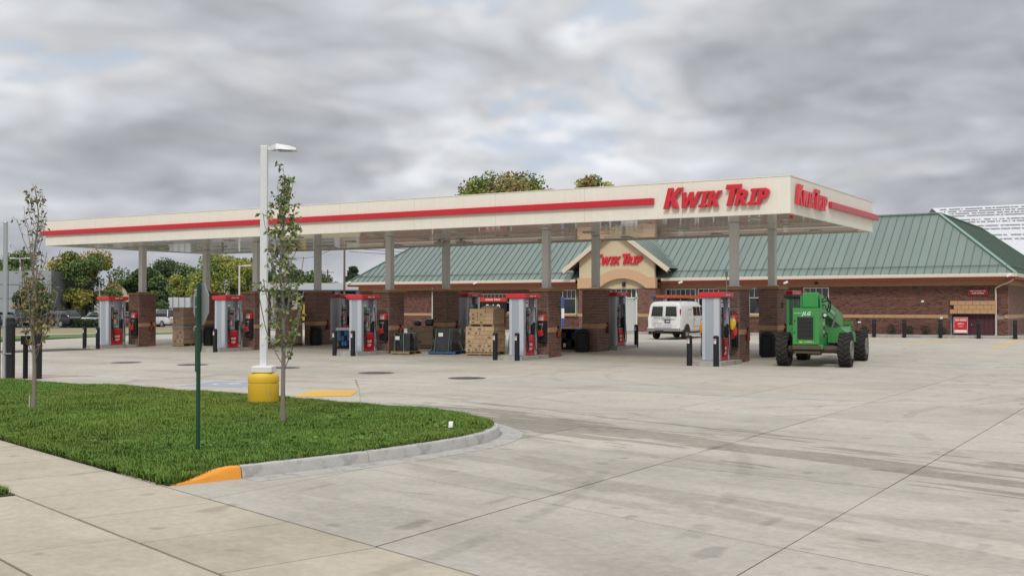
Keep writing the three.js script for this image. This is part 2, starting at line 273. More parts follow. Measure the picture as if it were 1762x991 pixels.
{ const e = .9 / kerbLen; const o = part(kerb, 'kerb_end', sweep(kProf, 0, e * .985, 8, u => .1 + .9 * sst(0, .9, u / e)), orangeM); o.userData.label = 'sloping kerb end painted orange';
  const cuts = [e]; let u = e; while (u < .98) { u += (1.7 + rnd() * .7) / kerbLen * (u > .6 ? 2.5 : 1); cuts.push(Math.min(1, u)); }
  for (let i = 0; i + 1 < cuts.length; i++) { const a = cuts[i] + .004 / kerbLen, b = cuts[i + 1] - .004 / kerbLen; part(kerb, 'kerb_block', sweep(kProf, a, b, 8), kerbM); part(kerb, 'gutter_pan', sweep(panProf, a, b, 8), panM); }
}
// island outline (inside the kerb) in street coordinates
const isl = [[-40, (-5.57 - TZ * 40) / TX]]; { isl.push([-10.27, (-5.59 + TZ * -10.27) / TX]); for (let k = 1; k <= 60; k++) { const p = kerbCurve.getPointAt(k / 60), tg = kerbCurve.getTangentAt(k / 60); isl.push([p.x + tg.z * .15, p.z - tg.x * .15]); } }
const islST = isl.map(p => [sOf(...p), tOf(...p)]);
function span(s) { let a = 1e9, b = -1e9; for (let i = 0; i < islST.length; i++) { const p = islST[i], q = islST[(i + 1) % islST.length]; if ((p[0] - s) * (q[0] - s) <= 0 && p[0] !== q[0]) { const t = p[1] + (q[1] - p[1]) * (s - p[0]) / (q[0] - p[0]); a = Math.min(a, t); b = Math.max(b, t); } } return [a, b]; }
const sMin = Math.min(...islST.map(p => p[0])) + .02, sMax = -5.6;
const turfY = (s, t) => .015 + .115 * sst(0, 1.1, sMax - s) + .05 * (fbm(s * .6, t * .6, 2) - .5) * sst(.5, 2, sMax - s);
const soilM = M(.055, .06, .03, 1);
{
  const NR = 40, NC = 60, pos = [], idx = []; for (let j = 0; j <= NR; j++) { const s = sMax + (sMin - sMax) * j / NR, [a, b] = span(s); for (let i = 0; i <= NC; i++) { const t = a + (b - a) * i / NC, p = st(s, t); pos.push(p[0], turfY(s, t), p[1]); } }
  for (let j = 0; j < NR; j++) for (let i = 0; i < NC; i++) { const a = j * (NC + 1) + i, b = a + 1, c = a + NC + 1, d = c + 1; idx.push(a, b, d, a, d, c); }
  const g = new THREE.BufferGeometry(); g.setAttribute('position', new THREE.Float32BufferAttribute(pos, 3)); g.setIndex(idx); g.computeVertexNormals(); struct('lawn_soil', g, soilM);
  struct('verge_soil', [prism([st(-4.06, -60), st(-4.06, -13.12), st(-2.02, -13.12), st(-2.02, -60)], -.12, .008)], soilM);
}
function tuft(n, h, seed) {
  const r = mulberry(seed), pos = [], nor = [];
  for (let k = 0; k < n; k++) {
    const a = r() * 6.283, x = (r() - .5) * .075, z = (r() - .5) * .075, L = h * (.55 + .6 * r()), lean = .15 + .75 * r() * r(), w = .0028 + .0022 * r(), dx = Math.cos(a), dz = Math.sin(a);
    const P = (f, b) => V3(x + dx * lean * L * f * f + -dz * b, L * f * (1 - .25 * lean * f), z + dz * lean * L * f * f + dx * b);
    const q = [P(0, -w), P(0, w), P(.55, w * .8), P(.55, -w * .8), P(1, 0)];
    for (const i of [0, 1, 2, 0, 2, 3, 3, 2, 4]) { pos.push(q[i].x, q[i].y, q[i].z); const m = V3(dx * .35, .9, dz * .35).normalize(); nor.push(m.x, m.y, m.z); }
  }
  const g = new THREE.BufferGeometry(); g.setAttribute('position', new THREE.Float32BufferAttribute(pos, 3)); g.setAttribute('normal', new THREE.Float32BufferAttribute(nor, 3)); return g;
}
const grassM = new THREE.MeshStandardMaterial({ color: lin(1, 1, 1), roughness: 1, side: THREE.DoubleSide });
function grassField(name, label, n, pick, geo) {
  const im = new THREE.InstancedMesh(geo, grassM, n), m = new THREE.Matrix4(), q = new THREE.Quaternion(), c = new THREE.Color(), r = mulberry(n + 5);
  for (let k = 0; k < n; k++) {
    const [x, y, z] = pick(r), pat = fbm(x * .8 + 3, z * .8, 3), pat2 = fbm(x * .25, z * .25 + 9, 2), h = .75 + .5 * r() + 1.0 * (pat - .5);
    q.setFromEuler(new THREE.Euler((r() - .5) * .3, r() * 6.28, (r() - .5) * .3)); m.compose(V3(x, y - .01, z), q, V3(1.1, h, 1.1)); im.setMatrixAt(k, m);
    const v = .78 + .75 * (pat - .5) + .35 * r(), yl = r() < .05 ? 1.5 : 1; c.setRGB((.18 + .09 * (pat2 - .3)) * v * yl * (r() < .05 ? 1.6 : 1),   .335 * v, (.048 + .012 * r()) * v); im.setColorAt(k, c);
  }
  im.name = name; im.userData.kind = 'stuff'; tag(im, label, 'grass'); im.castShadow = im.receiveShadow = true; scene.add(im);
}
const tA = tuft(11, .092, 5);
grassField('lawn_grass', 'green mown grass covering the kerbed island', 125000, r => { for (;;) { const s = sMin + (sMax - sMin) * r(), [a, b] = span(s); const t0 = islST[0][1], t = t0 + (3 - t0) * r(); if (t < a || t > b) continue; const p = st(s, t); const d = Math.hypot(p[0], p[1]); if (p[0] < -29) continue; if (r() > Math.min(1, 1.25 - (d - 12) / 26)) continue; return [p[0], turfY(s, t), p[1]]; } }, tA);
grassField('verge_grass', 'small patch of grass between the pavement and the street', 15000, r => { const s = -4.0 + 1.9 * r(), t = -13.18 - 6 * r() * r() - .05 * r(), p = st(s, t); return [p[0], .008, p[1]]; }, tuft(9, .10, 8));
{ // broad-leaved weeds in the lawn
  const wm = M(.13, .21, .04, 1, 0, { side: THREE.DoubleSide }), r = mulberry(91);
  const spots = [[-10.6, -12.0, 1.0], [-10.9, -11.3, .8], [-10.1, -12.6, 1.1], [-10.3, -13.4, .9], [-10.0, -14.3, 1.2], [-10.4, -14.9, 1], [-11.5, -10.9, .9], [-12.0, -10.9, .8], [-12.9, -10.75, .8], [-12.2, -14.6, 1], [-13.6, -10.95, .7]];
  spots.forEach(([x, z, k], i) => {
    const y = turfY(sOf(x, z), tOf(x, z)); const t = thing('weed', i < 5 ? 'pale broad-leaved weed in the grass just behind the kerb' : 'low leafy weed growing out in the lawn', 'weed', [x, y, z], r() * 6, i < 5 ? 'weeds along the kerb' : 'weeds out in the lawn');
    const stems = [], lv = []; for (let j = 0; j < 7; j++) { const a = j * .95 + r(), L = (.10 + .10 * r()) * k, h = (.09 + .07 * r()) * k, ex = Math.cos(a) * L, ez = Math.sin(a) * L; stems.push(bar([0, 0, 0], [ex, h, ez], .003, .002, 4)); const s = (.024 + .016 * r()) * k; const g = new THREE.CircleGeometry(s, 7); g.scale(1, .75, 1); place(g, 0, 0, 0, a, -1.1 + .5 * r()); g.translate(ex, h, ez); lv.push(g); }
    part(t, 'stem', stems, wm); lv.forEach(g => part(t, 'leaf', g, wm));
  });
  const t = solo('tall_grass_stalk', 'lone dry seed stalk rising above the back edge of the grass', 'grass stalk', [tube([[0, .1, 0], [.02, .35, .01], [.0, .55, .02], [-.06, .68, .02]], .004, 10, 4), ...[0, 1, 2, 3, 4].map(i => bar([-.02 - .01 * i, .56 + .03 * i, .02], [-.05 - .012 * i, .60 + .03 * i, .03], .006, .003, 4))], M(.30, .25, .12, .9)); t.position.set(-13.6, 0, -16.9);
  const pg = new THREE.PlaneGeometry(.06, .10, 3, 3), pp = pg.attributes.position; for (let i = 0; i < pp.count; i++) pp.setZ(i, .02 * Math.sin(pp.getX(i) * 40) + .015 * Math.cos(pp.getY(i) * 30)); pg.computeVertexNormals();
  const lt = solo('paper_litter', 'scrap of white paper caught in the grass by the kerb', 'litter', pg, M(.8, .8, .78, .9, 0, { side: THREE.DoubleSide })); lt.position.set(-10.05, .24, -14.75); lt.rotation.set(-.5, .7, .2);
}
// ---- paint and covers on the forecourt
const yellowP = M(.70, .40, .05, .8), whiteP = M(.56, .56, .53, .9), blueP = M(.30, .34, .40, .9), ironM = M(.06, .06, .062, .6, .3);
const flat = (pts, y) => prism(pts, y - .003, y);
function stripe(a, b, w, y = .006) { const dx = b[0] - a[0], dz = b[1] - a[1], L = Math.hypot(dx, dz), nx = -dz / L * w / 2, nz = dx / L * w / 2; const pts = [[a[0] + nx, a[1] + nz], [b[0] + nx, b[1] + nz], [b[0] - nx, b[1] - nz], [a[0] - nx, a[1] - nz]]; return prism(pts, -.03, (x, z) => gy(z) + y); }
[[-34.4, -28.9], [-31, -29], [-26.8, -29.2], [-22.2, -28.4], [-18.3, -27.7]].forEach(([x, z], i) => {
  const t = thing('tank_cover', 'round dark tank cover set flush in the concrete forecourt', 'manhole cover', [x, 0, z], 0, 'tank covers in a row before the canopy');
  part(t, 'rim', lathe([[.50, -.02], [.50, .006], [.56, .010], [.56, -.02]], 40), M(.14, .14, .14, .7, .2));
  part(t, 'lid', [cyl(.49, .49, .03, 0, -.006, 0, 40), box(.10, .008, .03, .3, .012, 0), box(.10, .008, .03, -.3, .012, 0)], ironM);
});
function paintMark(name, label, gs, m) { tag(part(scene, numbered(name), gs, m), label, 'road marking'); }
paintMark('road_marking', 'yellow painted stripe on the forecourt behind the grass island', flat([[-18.0, -19.9], [-18.9, -21.6], [-17.9, -22.2], [-17.0, -20.8]], .007), yellowP);
{ const t = thing('road_marking', 'blue and white painted symbol on the concrete behind the lamp post', 'road marking', [-22.4, .006, -22.2], .3); part(t, 'blue_square', flat([[-.9, -.9], [.9, -.9], [.9, .9], [-.9, .9]], .001), blueP); part(t, 'white_symbol', [place(new THREE.RingGeometry(.3, .42, 24, 1, 1, 4.6), 0, .004, 0, 0, -Math.PI / 2), place(new THREE.CircleGeometry(.12, 16), .05, .004, -.62, 0, -Math.PI / 2), box(.1, .004, .5, 0, .003, -.3), box(.4, .004, .09, .2, .003, -.05, .2)], whiteP); part(t, 'border', [box(2.0, .004, .08, 0, 0, -1.02), box(2.0, .004, .08, 0, 0, 1.02), box(.08, .004, 1.9, -.96, 0, 0), box(.08, .004, 1.9, .96, 0, 0)], whiteP); }
paintMark('road_marking', 'white painted letters worn thin on the concrete left of the lamp post', [0, 1, 2, 3, 4].map(i => stripe([-28.4 + i * .55, -22.4 - .12 * (i % 2)], [-28.1 + i * .55, -23.1], .14)), whiteP);
paintMark('road_marking', 'thin red utility marking sprayed on the concrete by the black posts', [stripe([-31.5, -22.0], [-28.2, -22.6], .07), stripe([-29.2, -21.5], [-28.6, -22.8], .07)], M(.45, .10, .10, .9));
[[[-16.2, -59.8], [-14.3, -66.2], 'second'], [[-12.2, -56.6], [-11.2, -66.2], ''], [[-7.9, -55.2], [-8.15, -66.4], '']].forEach(([a, b], i) => paintMark('road_marking', ['yellow parking line that ends beside the leafless end of the brick wall', 'yellow parking line pointing at the maroon gates', 'yellow parking line pointing past the corner downpipe'][i], stripe(a, b, .16), yellowP));
// ------------------------------------------------------------------ fuel canopy, piers, dispensers
const COLX = [-14.97, -23.123, -31.276, -39.429, -47.582], ZF = -41.0, ZB = -45.5, ZMID = -43.25;
const CAN = { xr: -11.72, xl: -50.9, zf: -37.55, zb: -48.93, hb: 5.245, ht: 6.51 };
const creamTex = tex(256, 256, (i, j, o) => { const n = .6 * tileN(i, j, 256, 6, 2) + .4 * tileN(i, j, 256, 40, 5), s = tileN(i, j >> 3, 256, 32, 8); const v = 1 + .05 * (n - .5) + .03 * (s - .5) - .10 * sst(.80, .95, tileN(i, j >> 4, 256, 64, 21)) * tileN(i, j, 256, 7, 9); o[0] = toS(.82 * v); o[1] = toS(.78 * v); o[2] = toS(.68 * v); });
const creamM = new THREE.MeshStandardMaterial({ color: lin(1, 1, 1), map: creamTex, roughness: .5 });
const redM = MP(.56, .018, .030, .35, { clearcoat: .3, clearcoatRoughness: .3 }), redFace = MP(.62, .022, .035, .3, { clearcoat: .25 });
const steelW = M(.68, .69, .68, .5, 0), soffM = new THREE.MeshPhysicalMaterial({ color: lin(.74, .73, .69), roughness: .3, metalness: 0, clearcoat: 1, clearcoatRoughness: .06, bumpMap: tex(256, 256, (i, j, o) => { const v = 255 * (.6 * tileN(i, j, 256, 5, 7) + .4 * tileN(i, j, 256, 13, 3)); o[0] = o[1] = o[2] = v; }, false), bumpScale: .035 });
function redText(parent, name, chars, x0, y0, size, small, depth, m, xscale = 1, shear = .26, fat = .042) {   // heavy slanted small capitals, one solid letter after another
  let x = x0; const out = [];
  for (const [ch, big, adv] of chars) {
    const s = big ? size : small, g = new TextGeometry(ch, { font, size: s, depth, curveSegments: 5, bevelEnabled: true, bevelSize: s * fat, bevelThickness: .012, bevelSegments: 1 });
    g.computeBoundingBox(); const bb = g.boundingBox; g.translate(-bb.min.x, -bb.min.y, 0); const w = (bb.max.x - bb.min.x) * xscale;
    const p = g.attributes.position; for (let i = 0; i < p.count; i++) p.setX(i, p.getX(i) * xscale + p.getY(i) * shear); g.computeVertexNormals();
    g.translate(x, y0, 0); x += w + adv; out.push(part(parent, name, g, m));
  }
  return x - x0;
}
const KWIK = [['K', 1, -.02], ['W', 0, .02], ['I', 0, .02], ['K', 0, .10], ['T', 1, -.10], ['R', 0, .02], ['I', 0, .02], ['P', 0, 0]];
{
  const c = thing('fuel_canopy', 'long cream fuel canopy with a red stripe and raised red letters on its fascia', 'canopy');
  const H = CAN.ht - CAN.hb, L = CAN.xr - CAN.xl, D = CAN.zf - CAN.zb;
  const n = 10, w = L / n; for (let i = 0; i < n; i++) for (const [z, a] of [[CAN.zf - .04, 0], [CAN.zb + .04, 1]]) part(c, 'fascia_panel', uvm(rbox(w - .006, H, .08, .012, CAN.xl + (i + .5) * w, CAN.hb + H / 2, z), .3), creamM);
  const d = (D - .16) / 3; for (let i = 0; i < 3; i++) for (const x of [CAN.xr - .04, CAN.xl + .04]) part(c, 'fascia_panel', uvm(rbox(.08, H, d - .006, .012, x, CAN.hb + H / 2, CAN.zf - .08 - (i + .5) * d), .3), creamM);
  part(c, 'roof_deck', box(L - .2, .1, D - .2, (CAN.xl + CAN.xr) / 2, CAN.ht - .35, (CAN.zf + CAN.zb) / 2), M(.45, .45, .44, .9));
  part(c, 'coping', [box(L + .03, .03, .12, (CAN.xl + CAN.xr) / 2, CAN.ht + .016, CAN.zf - .045), box(.12, .03, D - .12, CAN.xr - .045, CAN.ht + .016, (CAN.zf + CAN.zb) / 2), box(.12, .03, D - .12, CAN.xl + .045, CAN.ht + .016, (CAN.zf + CAN.zb) / 2), box(L + .03, .03, .12, (CAN.xl + CAN.xr) / 2, CAN.ht + .016, CAN.zb + .045)], creamM);
  const np = 28, pd = (D - .18) / np, r = mulberry(4);
  for (let i = 0; i < np; i++) { const g = uvm(box(L - .18, .02, pd - .012, 0, 0, 0, 0, (r() - .5) * .02), .45), u = g.attributes.uv; for (let k = 0; k < u.count; k++) u.setXY(k, u.getX(k) * .35, u.getY(k) * 2 + i * .37); g.translate((CAN.xl + CAN.xr) / 2, CAN.hb + .045, CAN.zf - .09 - (i + .5) * pd); part(c, 'soffit_plank', g, soffM); }
  part(c, 'soffit_backing', box(L - .17, .02, D - .17, (CAN.xl + CAN.xr) / 2, CAN.hb + .09, (CAN.zf + CAN.zb) / 2), M(.2, .2, .2, .9));
  for (const x of COLX) for (const [z, s] of [[ZF, 1], [ZB, -1]]) { const yb = (s > 0 ? 2.86 : 2.95), col = part(c, 'column', rbox(.30, CAN.hb + .03 - yb, .30, .02, x, (yb + CAN.hb + .03) / 2, z), steelW); part(col, 'base_plate', box(.42, .025, .42, x, yb + .0125, z), steelW); }
  // red stripe, a raised band with a small return
  const sy = 5.885, sh = .235;
  part(c, 'stripe', [rbox(Math.abs(-16.7 - CAN.xl) + .25, sh, .13, .02, (-16.7 + CAN.xl - .25) / 2, sy, CAN.zf + .066)], redM);
  part(c, 'stripe', [rbox(.13, sh, 7.35, .02, CAN.xr + .066, sy, -42.15 - 3.675)], redM);
  part(c, 'stripe', [rbox(.13, sh, D + .2, .02, CAN.xl - .066, sy, (CAN.zf + CAN.zb) / 2)], redM);
  const sg = new THREE.Group(); sg.name = 'sign_letters'; c.add(sg); sg.position.set(-16.30, 0, CAN.zf + .05);
  redText(sg, 'letter', KWIK.map(c => [c[0], c[1], c[2] + .012]), 0, 5.58, .70, .53, .12, redFace, 1.0, .26, .034);
  const s2 = new THREE.Group(); s2.name = 'sign_letters'; c.add(s2); s2.position.set(CAN.xr + .05, 0, -37.95); s2.rotation.y = Math.PI / 2;
  redText(s2, 'letter', KWIK.map(c => [c[0], c[1], c[2] + .045]), 0, 5.58, .70, .53, .08, redFace, .92, .24, .012);
  // fittings under the deck
  const lens = M(.72, .72, .70, .35), grey = M(.55, .53, .47, .6);
  for (let i = 0; i < 9; i++) for (const z of [-39.4, -43.2, -47.0]) { const f = part(c, 'canopy_light', rbox(.42, .035, .42, .012, -13.6 - i * 4.35, CAN.hb + .016, z), grey); part(f, 'lens', box(.30, .012, .30, -13.6 - i * 4.35, CAN.hb - .006, z), lens); }
  for (const [x, z] of [[-33.0, -43.2], [-31.2, -44.8], [-30.0, -44.9], [-42.2, -46.2]]) part(c, 'speaker_box', [rbox(.42, .26, .30, .03, x, CAN.hb - .14, z), box(.1, .05, .1, x, CAN.hb + .02, z)], grey);
  part(c, 'warning_beacon', [cyl(.05, .07, .12, -11.95, CAN.hb - .05, -38.4, 10)], M(.6, .06, .04, .4));
  part(c, 'conduit', [bar([-12.2, CAN.hb + .0, -48.4], [-50, CAN.hb, -48.4], .03, .03, 6)], grey);
}
// ---- brick
function brickFace(out, cols, w, h, tf, r, opt = {}) {           // real bricks proud of a mortar core, running bond
  const bw = .203, bh = .0677, jt = .018, dep = opt.dep || .014; let row = 0;
  for (let y = 0; y + bh * .6 < h; y += bh, row++) {
    let x = (row % 2 ? -bw / 2 : 0);
    for (; x < w - .02; x += bw) {
      const a = Math.max(0, x) + jt / 2, b = Math.min(w, x + bw) - jt / 2, y0 = y + jt / 2, y1 = Math.min(h, y + bh - jt / 2); if (b - a < .03) continue;
      if (opt.skip && opt.skip(a, b, y0, y1)) continue;
      const d = dep * (.75 + .5 * r()), v = .82 + .36 * r(), t = r(), c = t < .10 ? [.115, .064, .053] : t < .25 ? [.255, .128, .090] : [.210 * v, .101 * v, .077 * v];
      const k = opt.tone || 1, C = [c[0] * k, c[1] * k, c[2] * k];
      const P = (u, yy, o) => tf(u, yy, o), f = [[P(a, y0, d), P(b, y0, d), P(b, y1, d), P(a, y1, d)], [P(a, y1, d), P(b, y1, d), P(b, y1, 0), P(a, y1, 0)], [P(a, y0, 0), P(b, y0, 0), P(b, y0, d), P(a, y0, d)], [P(a, y0, 0), P(a, y0, d), P(a, y1, d), P(a, y1, 0)], [P(b, y0, d), P(b, y0, 0), P(b, y1, 0), P(b, y1, d)]];
      for (const q of f) { out.push(q); cols.push(C); }
    }
  }
}
const brickM = new THREE.MeshStandardMaterial({ color: lin(1, 1, 1), vertexColors: true, roughness: .92 }), mortarM = M(.36, .31, .265, 1);
const tanTex = tex(256, 256, (i, j, o) => { const n = .5 * tileN(i, j, 256, 14, 2) + .5 * tileN(i, j, 256, 80, 5); const v = 1 + .22 * (n - .5); o[0] = toS(.47 * v); o[1] = toS(.285 * v); o[2] = toS(.155 * v); });
const tanM = new THREE.MeshStandardMaterial({ color: lin(1, 1, 1), map: tanTex, roughness: .95 }), capM = new THREE.MeshStandardMaterial({ color: lin(.72, .68, .72), map: tanTex, roughness: .95 });
let pierGeo = null;
function makePier(pos, label, turn) {
  const t = thing('brick_pier', label, 'brick pier', pos, turn, 'brick piers around the canopy columns'), r = mulberry(11), a = .385, b = .565, h = 2.70;
  part(t, 'core', box(a * 2, h, b * 2, 0, h / 2, 0), mortarM);
  const fs = [], cs = [], skip = (u0, u1, y0, y1) => y1 > 1.03 && y0 < 1.22;
  brickFace(fs, cs, a * 2, h, (u, y, o) => V3(-a + u, y, b + o), r, { skip }); brickFace(fs, cs, a * 2, h, (u, y, o) => V3(a - u, y, -b - o), r, { skip });
  brickFace(fs, cs, b * 2, h, (u, y, o) => V3(a + o, y, b - u), r, { skip }); brickFace(fs, cs, b * 2, h, (u, y, o) => V3(-a - o, y, -b + u), r, { skip });
  part(t, 'brick_facing', quads(fs, cs), brickM, 'stuff');
  for (const s of [-1, 1]) { for (let k = 0; k < 2; k++) part(t, 'band_stone', uvm(rbox(a - .006, .19, .05, .006, (k - .5) * a, 1.125, s * (b + .0)), 1), tanM); for (let k = 0; k < 3; k++) part(t, 'band_stone', uvm(rbox(.05, .19, (b * 2 - .06) / 3 - .006, .006, s * (a + .0), 1.125, (k - 1) * (b * 2 - .06) / 3), 1), tanM); }
  part(t, 'cap_stone', uvm(rbox(a * 2 + .16, .10, b * 2 + .16, .012, 0, h + .05, 0), 1), capM);
  // fire extinguisher cabinet and call box on the side
  return t;
}
const blackPl = M(.008, .0085, .010, .6), blackRub = M(.016, .016, .017, .75), greyPl = M(.30, .31, .32, .5), silver = M(.55, .56, .58, .35, .7), whitePl = M(.75, .75, .73, .45);
const stickerTex = textTex(64, 128, (g, w, h) => { g.fillStyle = '#ddd'; g.fillRect(0, 0, w, h); g.fillStyle = '#b33'; g.fillRect(6, 8, w - 12, 34); g.fillStyle = '#555'; for (let i = 0; i < 5; i++) g.fillRect(8, 54 + i * 13, w - 16 - (i % 3) * 8, 5); });
const stickerM = new THREE.MeshStandardMaterial({ map: stickerTex, roughness: .6 });
let pier0 = null; const ORD = ['', 'second ', 'third ', 'fourth ', 'fifth '];
// ---- raised islands, piers, towel stations, dispensers, posts: one row in front, one row mirrored behind
const kerbC = new THREE.MeshStandardMaterial({ color: lin(.9, .9, .88), map: kTex, roughness: .95 });
function makeStation(pos, turn, label) {          // windscreen washing station hung on the pier
  const t = thing('washing_station', label, 'washing station', pos, turn, 'windscreen washing stations on the piers');
  part(t, 'cabinet', [rbox(.40, .92, .20, .05, 0, 1.05, .10)], blackPl); const p = part(t, 'red_panel', rbox(.36, .30, .16, .04, -.02, 1.62, .11), redFace); decal(p, 'lettering', .22, .2, stickerM, -.02, 1.62, .193);
  part(t, 'bucket', place(lathe([[.0, 0], [.10, 0], [.13, .24], [.115, .24], [.09, .02]], 14), 0, .88, .27), redFace); part(t, 'squeegee_handle', [bar([.03, .98, .27], [.10, 1.42, .25], .012, .012), box(.2, .03, .03, .03, .95, .27)], greyPl); part(t, 'towel_slot', box(.2, .05, .02, 0, 1.36, .205), greyPl);
  return t;
}
function makeExt(pos, turn, label) {
  const t = thing('fire_extinguisher', label, 'fire extinguisher', pos, turn, 'fire extinguishers on the piers');
  part(t, 'bottle', place(lathe([[0, 0], [.06, 0], [.065, .03], [.065, .26], [.03, .31], [0, .31]], 14), 0, 0, .075), M(.20, .022, .022, .5)); part(t, 'valve', [cyl(.022, .03, .07, 0, .34, .075, 10), box(.03, .02, .13, 0, .385, .10), box(.05, .10, .06, 0, .44, .05)], blackPl); part(t, 'hose', tube([[.02, .34, .075], [.09, .30, .09], [.085, .12, .10], [.07, .05, .10]], .012, 12), blackRub); part(t, 'bracket', box(.12, .30, .012, 0, .16, .007), blackPl);
  return t;
}
// dispenser --------------------------------------------------------------
const logoTex = (bg, w, h, two) => textTex(w, h, (g) => { g.fillStyle = bg; g.fillRect(0, 0, w, h); g.fillStyle = '#f4efe8'; g.textAlign = 'center'; g.textBaseline = 'middle'; if (two) { g.font = 'italic bold ' + Math.floor(h * .34) + 'px sans-serif'; g.fillText('KWIK', w / 2, h * .33); g.fillText('TRIP', w / 2, h * .70); } else { g.font = 'italic bold ' + Math.floor(h * .66) + 'px sans-serif'; g.fillText('KWIK TRIP', w / 2, h * .54); } });
const topLogoM = new THREE.MeshStandardMaterial({ map: logoTex('#b81420', 256, 64), roughness: .35 }), doorLogoM = new THREE.MeshStandardMaterial({ map: logoTex('#b5121f', 256, 200, true), roughness: .35 });
const padTex = textTex(128, 256, (g, w, h) => { g.fillStyle = '#8c9298'; g.fillRect(0, 0, w, h); g.fillStyle = '#15181c'; g.fillRect(14, 12, 100, 60); g.fillStyle = '#9fb7a4'; g.fillRect(22, 20, 84, 20); g.fillStyle = '#c9402f'; g.fillRect(14, 88, 46, 60); g.fillStyle = '#e8e4da'; g.fillRect(20, 96, 34, 12); g.fillStyle = '#24272b'; g.fillRect(70, 88, 44, 60); g.fillStyle = '#d8d8d8'; for (let i = 0; i < 4; i++) for (let j = 0; j < 3; j++) g.fillRect(74 + j * 13, 92 + i * 14, 9, 9); g.fillStyle = '#d9d3c8'; g.fillRect(14, 165, 30, 70); g.fillRect(50, 165, 30, 70); g.fillStyle = '#c84b2a'; g.fillRect(86, 165, 28, 70); });
const padM = new THREE.MeshStandardMaterial({ map: padTex, roughness: .4 });
const panelGrey = MP(.40, .44, .50, .38, { metalness: .25 }), panelLight = MP(.55, .58, .62, .4, { metalness: .2 });
function nozzle(parent, x, y, z, s, m) {           // hangs in its boot on the side the dispenser faces
  const t = part(parent, 'nozzle', [rbox(.05, .20, .055, .02, x, y, z, 0, 0, s * .25), bar([x, y + .08, z], [x + s * .11, y + .15, z], .018, .016, 8), bar([x + s * .0, y - .10, z], [x + s * .05, y - .17, z], .022, .018, 8), tube([[x + s * .03, y + .06, z], [x + s * .075, y, z], [x + s * .035, y - .09, z]], .008, 8, 5)], m); return t;
}
function makePump(pos, turn, label, group) {
  const t = thing('fuel_dispenser', label, 'fuel dispenser', pos, turn, group), hz = .535, hx = .34, H = 2.29;
  for (const s of [1, -1]) { const e = part(t, 'end_panel', [rbox(hx * 2, H, .17, .03, 0, H / 2, s * (hz - .085))], panelGrey); part(e, 'trim_strip', [rbox(.20, H - .04, .02, .008, .215, H / 2, s * (hz + .004)), rbox(.12, H - .04, .02, .008, -.265, H / 2, s * (hz + .004))], panelLight); }
  part(t, 'cabinet', [rbox(.50, .82, (hz - .17) * 2 + .02, .01, 0, .41, 0), rbox(.42, 1.02, .46, .02, 0, 1.38, 0), rbox(.34, .40, .30, .02, 0, 2.06, 0)], panelLight);
  const top = part(t, 'topper', rbox(.90, .19, 1.26, .035, 0, H + .085, 0), redFace);
  for (const s of [1, -1]) {
    decal(top, 'lettering', .62, .13, topLogoM, s * .452, H + .085, 0, s * Math.PI / 2);
    const d = part(t, 'red_door', [ext([[-.36, .03], [.36, .03], [.36, .66], [.26, .80], [-.26, .80], [-.36, .66]], .05, .012)].map(g => place(g, s > 0 ? .262 : -.262, 0, 0, s * Math.PI / 2)), redFace); decal(d, 'lettering', .50, .46, doorLogoM, s * .330, .36, 0, s * Math.PI / 2);
    decal(t, 'keypad', .36, .80, padM, s * .2135, 1.40, 0, s * Math.PI / 2);
    for (const z of [-.30, .30]) part(t, 'nozzle_boot', [rbox(.12, .40, .13, .02, s * .27, 1.04, z), box(.06, .1, .09, s * .315, 1.27, z)], blackPl);
    for (const [z, lo, e] of [[-.33, .16, -.05], [.33, .16, .05], [.25, .28, .02]]) {
      part(t, 'hose', tube([[s * .30, 2.22, z], [s * .345, 2.05, z], [s * .38, 1.2, z + e], [s * .42, lo + .12, z + e * 1.8], [s * .41, lo, z + e * .4], [s * .40, lo + .12, z - e * 1.1], [s * .37, .62, z - e * .8], [s * .33, .96, z]], .016, 34, 6), blackRub);
      part(t, 'hose_fitting', [cyl(.022, .022, .09, s * .325, 2.15, z, 8), cyl(.03, .03, .05, s * .335, 2.04, z, 8), cyl(.022, .022, .06, s * .348, 1.96, z, 8)], whitePl);
    }
    nozzle(t, s * .335, 1.12, -.30, s, blackPl); nozzle(t, s * .335, 1.12, .30, s, M(.05, .12, .06, .5));
    part(t, 'price_card', [rbox(.02, .16, .10, .004, s * .24, 1.62, .28), rbox(.02, .16, .10, .004, s * .24, 1.62, -.28)], M(.60, .16, .10, .5));
  }
  return t;
}
let pump0, ext0, wash0, bol0, isle0;
const islandPts = [[-.62, -1.15], [-.46, -1.3], [.46, -1.3], [.62, -1.15], [.62, .98], [-.62, .98]];
